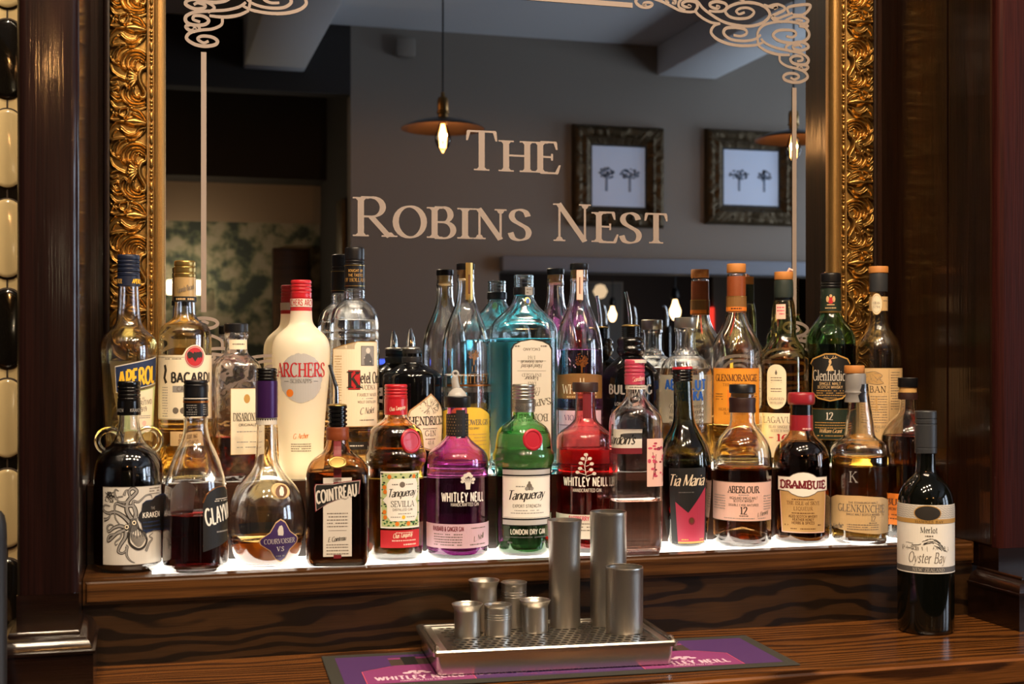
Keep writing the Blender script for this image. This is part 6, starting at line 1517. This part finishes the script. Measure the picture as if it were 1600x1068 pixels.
b.label('label', A, off=-1)
A = Art().rect(-44, 637, 44, 685, 'p_dkgreen').rect(-44, 637, 44, 638.2, 'gold_foil', 1).rect(-44, 683.8, 44, 685, 'gold_foil', 1).text('12', -2, 654, 11, 'p_offwhite', 'romanb')
for y in (658, 662, 666): A.micro(-26, 26, y, 1.2, 'p_gold')
A.text('William Grant', 0, 674, 6, 'p_tan', 'script', fit=36).micro(-22, 22, 678, 1.4, 'p_gold')
b.label('lower_label', A)

b = Bot('whisky_bottle', 'clear whisky bottle with cork top and oval neck medallion, rightmost of the upper row', 1372.5, YB2-.002, L2)
b.glass([(450,13.5),(480,14.2),(497,15),(508,17),(515,20),(522,25),(529,30),(537,34),(546,36.4),(560,37.2),(728,37.2),(736,36),('b',33)], liquid='liq_gold', level=672, wall=2.6, thick=7)
b.lathe('cork_cap', [(416.6,15),(417.5,15.6),(426.4,15.6),(427.2,15)], 'cap_cork', it=0)
b.lathe('neck_sleeve', [(427.5,14.6),(430,15),(452,14.8),(456,14.4)], 'cap_greycharcoal', it=0)
b.wrap('neck_paper', Art().rect(-50, 464, 50, 486, 'p_tan', 0).micro(8, 18, 470, 1.3, 'p_inkgrey', 1), 14.4)
b.wrap('neck_medallion', Art().ell(-3, 475.5, 10, 17, 'p_gold', 2, 30).ell(-3, 475.5, 9, 16, 'p_cream', 3, 30).ell(-3, 475.5, 7.6, 14, 'p_gold', 4, 30).ell(-3, 475.5, 7.2, 13.5, 'p_cream', 5, 30).text('OBAN', -3, 476, 4, 'p_inkgrey', 'roman', layer=6, fit=11).text('1794', -3, 482, 4, 'p_inkgrey', 'roman', layer=6, fit=11), 14.6)
A = Art().rect(-58, 575, 58, 700, 'p_tan'); rn = random.Random(6)
A.line([(17,577),(17,690)], .5, 'p_inkgrey', 1).line([(-58,577),(58,577)], .4, 'p_inkgrey', 1)
coast = catmull([(-30,580),(-20,582),(-6,580),(6,586),(2,592),(8,598),(-4,600),(-16,598),(-26,602),(-34,596)], 4); A.poly(coast, 'p_kraft', 1).line(coast, .6, 'p_inkgrey', 2)
for i in range(16): u0 = rn.uniform(-30, 4); A.line([(u0, rn.uniform(583,598)), (u0+rn.uniform(3,8), rn.uniform(583,598))], .4, 'p_inkgrey', 2)
A.text('OBAN.', -4, 612, 9.5, 'p_ink', 'wide', fit=40)
for y in range(618, 660, 4): A.micro(-28, 14, y, 1.1, 'p_inkgrey', 1)
for y in range(581, 640, 4): A.micro(20, 40, y, 1.1, 'p_inkgrey', 1)
A.text('14', -10, 640, 20, 'p_kraft', 'roman', layer=3)
A.text('WEST HIGHLAND', -4, 667, 4, 'p_inkgrey', 'roman', fit=34).text('MALT', -4, 673, 4, 'p_inkgrey', 'roman')
b.label('label', A)
# ================================================================== bar mat, drip tray, measures on the worktop
def ctr(px, py, z):            # point of the photograph on a horizontal plane at height z
    zc = -(z - H) * FPX / (py - HOR); p = px - 800.0
    q = (FPX*ST + p*CT) / (FPX*CT - p*ST); Y = zc / (q*ST + CT); return Vector((q*Y, Y, z))
zm = CTR + .0025
BLm, BRm, FRm = ctr(502, 1024.5, zm), ctr(1165, 991.5, zm), ctr(1255, 1036.5, zm)
ux = (BRm - BLm); mw = ux.length; ux.normalize(); mr2 = math.atan2(ux.y, ux.x); md = (FRm - BRm).length
mat_ = thing('bar_mat', 'purple rubber bar mat with dark border under the drip tray', 'mat', (BLm.x, BLm.y, CTR + .0004), mr2)
bm = bmesh.new(); box(bm, 0, mw, -md, 0, 0, .0021); bmesh.ops.bevel(bm, geom=bm.edges[:], offset=.0008, segments=1, affect='EDGES')
PB('mat_rubber', '#2b2a24', rough=.85, bump=.5, bscale=900); PB('mat_purple', '#42205a', rough=.75, bump=.35, bscale=1200); PB('mat_mauve', '#7c2e68', rough=.75, bump=.35, bscale=1200); PB('mat_pale', '#d9b6c8', rough=.75)
PB('mat_dots', '#3a2a22', rough=.8)
link('rubber_border', bm, 'mat_rubber', mat_)
A = Art(); bw = .016
A.rect(bw, -md+bw, mw-bw, -bw, 'mat_purple', 0)
for c in (.108, mw-.135):
    yb = -md + bw
    A.poly([(c-.066, yb), (c+.066, yb), (c+.066, yb+.062), (c+.030, yb+.082), (c+.022, yb+.088), (c-.022, yb+.088), (c-.030, yb+.082), (c-.066, yb+.062)], 'mat_mauve', 1)
    A.rect(c-.026, yb+.088, c+.026, yb+.132, 'mat_dots', 1); A.rect(c-.009, yb+.088, c+.009, yb+.132, 'p_black', 2)
    A.rect(c-.026, yb+.120, c-.010, yb+.129, 'mat_mauve', 2); A.rect(c+.010, yb+.120, c+.026, yb+.129, 'mat_mauve', 2)
    for k in (-1, 1): A.line([(c+k*.066, yb), (c+k*.066, yb+.062), (c+k*.028, yb+.083)], .0012, 'p_rose', 2)
    for dx_, dy_, r_ in ((-.012,.046,.006),(-.004,.052,.0065),(.006,.051,.006),(.013,.045,.005),(0,.043,.005)): A.ell(c+dx_, yb+dy_, r_, r_*.7, 'mat_pale', 2, 10)
    v, f, wd = text_geo('WHITLEY NEILL', .017, 'sansb', 'c'); k = .108/wd; A.items.append(([(c + a*k, yb+.015+y) for a, y in v], f, 'mat_pale', 2, False))
    v, f, wd = text_geo('HANDCRAFTED GIN', .005, 'sans', 'c'); A.items.append(([(c + a, yb+.006+y) for a, y in v], f, 'mat_pale', 2, False))
v, f, wd = text_geo('HANDCRAFTED RHUBARB & GINGER GIN', .0085, 'sans', 'c'); k = .235/wd; A.items.append(([(mw*.462 + a*k, -md+bw+.018+y) for a, y in v], f, 'mat_pale', 1, False))
v, f, wd = text_geo('PLEASE DRINK RESPONSIBLY', .005, 'sans', 'c'); A.items.append(([(mw*.462 + a, -md+bw+.007+y) for a, y in v], f, 'mat_mauve', 1, False))
A.build('printed_face', lambda u, y, l: (u, y, .0022 + l*.00012), mat_, du=.5, dy=0)

TZ = CTR + .035
FL, FR_, BL_ = ctr(677, 1017.5, TZ), ctr(1060.6, 1000, TZ), ctr(644, 979.5, TZ)
ux = FR_ - FL; tw = ux.length; ux.normalize(); td = .166
tray = thing('drip_tray', 'stainless steel drip tray with perforated grille sitting on the purple mat', 'tray', (FL.x, FL.y, zm + .0004), math.atan2(ux.y, ux.x))
th = TZ - zm - .0004
bm = bmesh.new()
# pan: outer wall, rolled lip, inner wall, floor (open tray, tapering downward)
def rring(x0, x1, y0, y1, z, r=.006, n=4):
    out = []
    for cx, cy2, a0 in ((x1-r, y0+r, -90), (x1-r, y1-r, 0), (x0+r, y1-r, 90), (x0+r, y0+r, 180)):
        for i in range(n+1): a = R(a0 + 90*i/n); out.append(bm.verts.new((cx + r*math.cos(a), cy2 + r*math.sin(a), z)))
    return out
lip = .006
rs = [rring(.010, tw-.010, .010, td-.010, .0015), rring(.007, tw-.007, .007, td-.007, .0015), rring(.0045, tw-.0045, .0045, td-.0045, th-.0075), rring(0, tw, 0, td, th-.0070), rring(-.0005, tw+.0005, -.0005, td+.0005, th-.002), rring(.001, tw-.001, .001, td-.001, th), rring(.0065, tw-.0065, .0065, td-.0065, th-.0005), rring(.0077, tw-.0077, .0077, td-.0077, th-.003), rring(.008, tw-.008, .008, td-.008, .003)]
for a, b2 in zip(rs[:-1], rs[1:]):
    for k in range(len(a)): bm.faces.new((a[k], a[(k+1) % len(a)], b2[(k+1) % len(a)], b2[k]))
bm.faces.new(rs[0][::-1]); bm.faces.new(rs[-1])
link('pan', bm, 'steel', tray, smooth=40)
# grille: sheet with staggered round holes
bm = bmesh.new(); gx0, gx1, gy0, gy1 = .0085, tw-.0085, .0085, td-.0085; gz = th - .0032
nx, ny = 25, 11; sx, sy = (gx1-gx0-.036)/nx, (gy1-gy0-.010)/ny
def quad(x0, x1, y0, y1):
    if x1 - x0 > 1e-6 and y1 - y0 > 1e-6: bm.faces.new([bm.verts.new(p) for p in ((x0,y0,gz),(x1,y0,gz),(x1,y1,gz),(x0,y1,gz))])
hx0, hy0 = gx0 + .018, gy0 + .005
quad(gx0, hx0, gy0, gy1); quad(hx0 + nx*sx, gx1, gy0, gy1); quad(hx0, hx0+nx*sx, gy0, hy0); quad(hx0, hx0+nx*sx, hy0+ny*sy, gy1)
for j in range(ny):
    off = sx/2 if j % 2 else 0
    if off: quad(hx0, hx0+off, hy0+j*sy, hy0+(j+1)*sy); quad(hx0+nx*sx-off, hx0+nx*sx, hy0+j*sy, hy0+(j+1)*sy)
    for i in range(nx - (1 if off else 0)):
        x0, y0 = hx0 + off + i*sx, hy0 + j*sy; cx, cy2 = x0+sx/2, y0+sy/2
        sqv = []; inr = []; low = []
        for q in range(16):
            a = 2*math.pi*q/16 + math.pi/16; c, s_ = math.cos(a), math.sin(a); m_ = max(abs(c), abs(s_))
            sqv.append(bm.verts.new((cx + c/m_*sx/2, cy2 + s_/m_*sy/2, gz))); inr.append(bm.verts.new((cx + c*.0040, cy2 + s_*.0046, gz))); low.append(bm.verts.new((cx + c*.0040, cy2 + s_*.0046, gz-.0013)))
        cor = [bm.verts.new((cx + a*sx/2, cy2 + b3*sy/2, gz)) for a, b3 in ((1,1),(-1,1),(-1,-1),(1,-1))]
        for q in range(16):
            q2 = (q+1) % 16
            if q in (1, 5, 9, 13): bm.faces.new((sqv[q], cor[(q-1)//4], sqv[q2], inr[q2], inr[q]))
            else: bm.faces.new((sqv[q], sqv[q2], inr[q2], inr[q]))
            bm.faces.new((inr[q], inr[q2], low[q2], low[q]))
bmesh.ops.remove_doubles(bm, verts=bm.verts[:], dist=1e-6); bmesh.ops.recalc_face_normals(bm, faces=bm.faces[:])
link('grille', bm, 'steel', tray)
for x0 in (.0095, tw-.0185):
    boxo('grille_strap', x0, x0+.009, .0095, td-.0095, gz+.0002, gz+.0022, 'steel_brushed', tray, bevel=.0008)
for x0 in (.006, tw-.006):
    link('end_curl', tube_bm([(x0, .004, th-.0005), (x0, .008, th+.0022), (x0, .014, th+.0032), (x0, .019, th+.001)], .0022, 8), 'steel', tray, smooth=60)
GZ = zm + .0004 + gz
def cup(name, label, px, rim_y, base_y, prof, tall=False):
    """prof: list of (fraction from rim 0 to base 1, half-width px)"""
    g = ctr(px, base_y, GZ)
    zc = depth(px, g.y); k = zc / FPX; X = g.x
    t = thing(name, label, 'measuring cup', (X, g.y, GZ + .0003), 0, 'steel spirit measures on the drip tray')
    h = (base_y - rim_y) * k
    out = chaikin([(hw*k, h*(1-f)) for f, hw in prof], 2); w = .0009
    inn = [(r_-w, z) for r_, z in out]; inn[-1] = (inn[-1][0], .0012)
    P = [(out[0][0]-.0004, h+.0003)] + out + [(0, 0)]
    bm = lathe_bm([(0, .0012)] + inn[::-1] + P[0:1] + out + [(0, 0)], 40)
    link('body', bm, 'steel_brushed', t, smooth=40)
    return t, k, h
def rings_on(t, k, h, ys, hw):
    for f in ys:
        bm = torus_bm(hw*k, .00045, 40, 6); bmesh.ops.rotate(bm, verts=bm.verts[:], matrix=Matrix.Rotation(R(90), 3, 'X')); bmesh.ops.translate(bm, verts=bm.verts[:], vec=(0, 0, h*(1-f)))
        link('band', bm, 'steel', t, smooth=60)
fl = [(0,24.5),(.06,23.4),(.16,20.5),(.3,20.3),(.95,20.3),(1,19.6)]
cup('thimble_measure', 'small flared steel measure at the front left of the drip tray', 730, 943, 993.5, fl)
t, k, h = cup('thimble_measure', 'small straight ringed steel measure, middle of the front three', 778, 944, 991, [(0,21.8),(.03,21.8),(.06,21),(.96,20.6),(1,20)]); rings_on(t, k, h, (.28,.36,.44), 21.0)
cup('thimble_measure', 'small flared steel measure, right of the front three', 836, 937, 986, fl)
cup('thimble_measure', 'taller flared steel measure at the back left of the tray', 756, 906, 982, [(0,24.5),(.05,23.2),(.12,20.6),(.3,20.3),(.96,20.3),(1,19.6)])
t, k, h = cup('thimble_measure', 'taller straight ringed steel measure behind the front three', 803, 909, 978, [(0,20.4),(.03,20.4),(.06,19.6),(.96,19.2),(1,18.6)]); rings_on(t, k, h, (.2,.26,.32), 19.7)
cup('tall_measure', 'tall slim steel measure with gently flared rim, left of the tall three', 882, 812, 977.3, [(0,27.5),(.02,27.2),(.1,25.8),(.35,24.6),(.7,24.4),(.97,24.8),(1,24)])
cup('tall_measure', 'tallest steel measure, standing at the back right of the tray', 950.5, 799, 974.8, [(0,28.5),(.02,28.8),(.05,28.4),(.97,28.2),(1,27.4)])
cup('tall_measure', 'medium wide steel measure at the right front of the tray', 975.5, 885, 986.5, [(0,29.2),(.02,29.6),(.05,29.2),(.97,29.0),(1,28.2)])
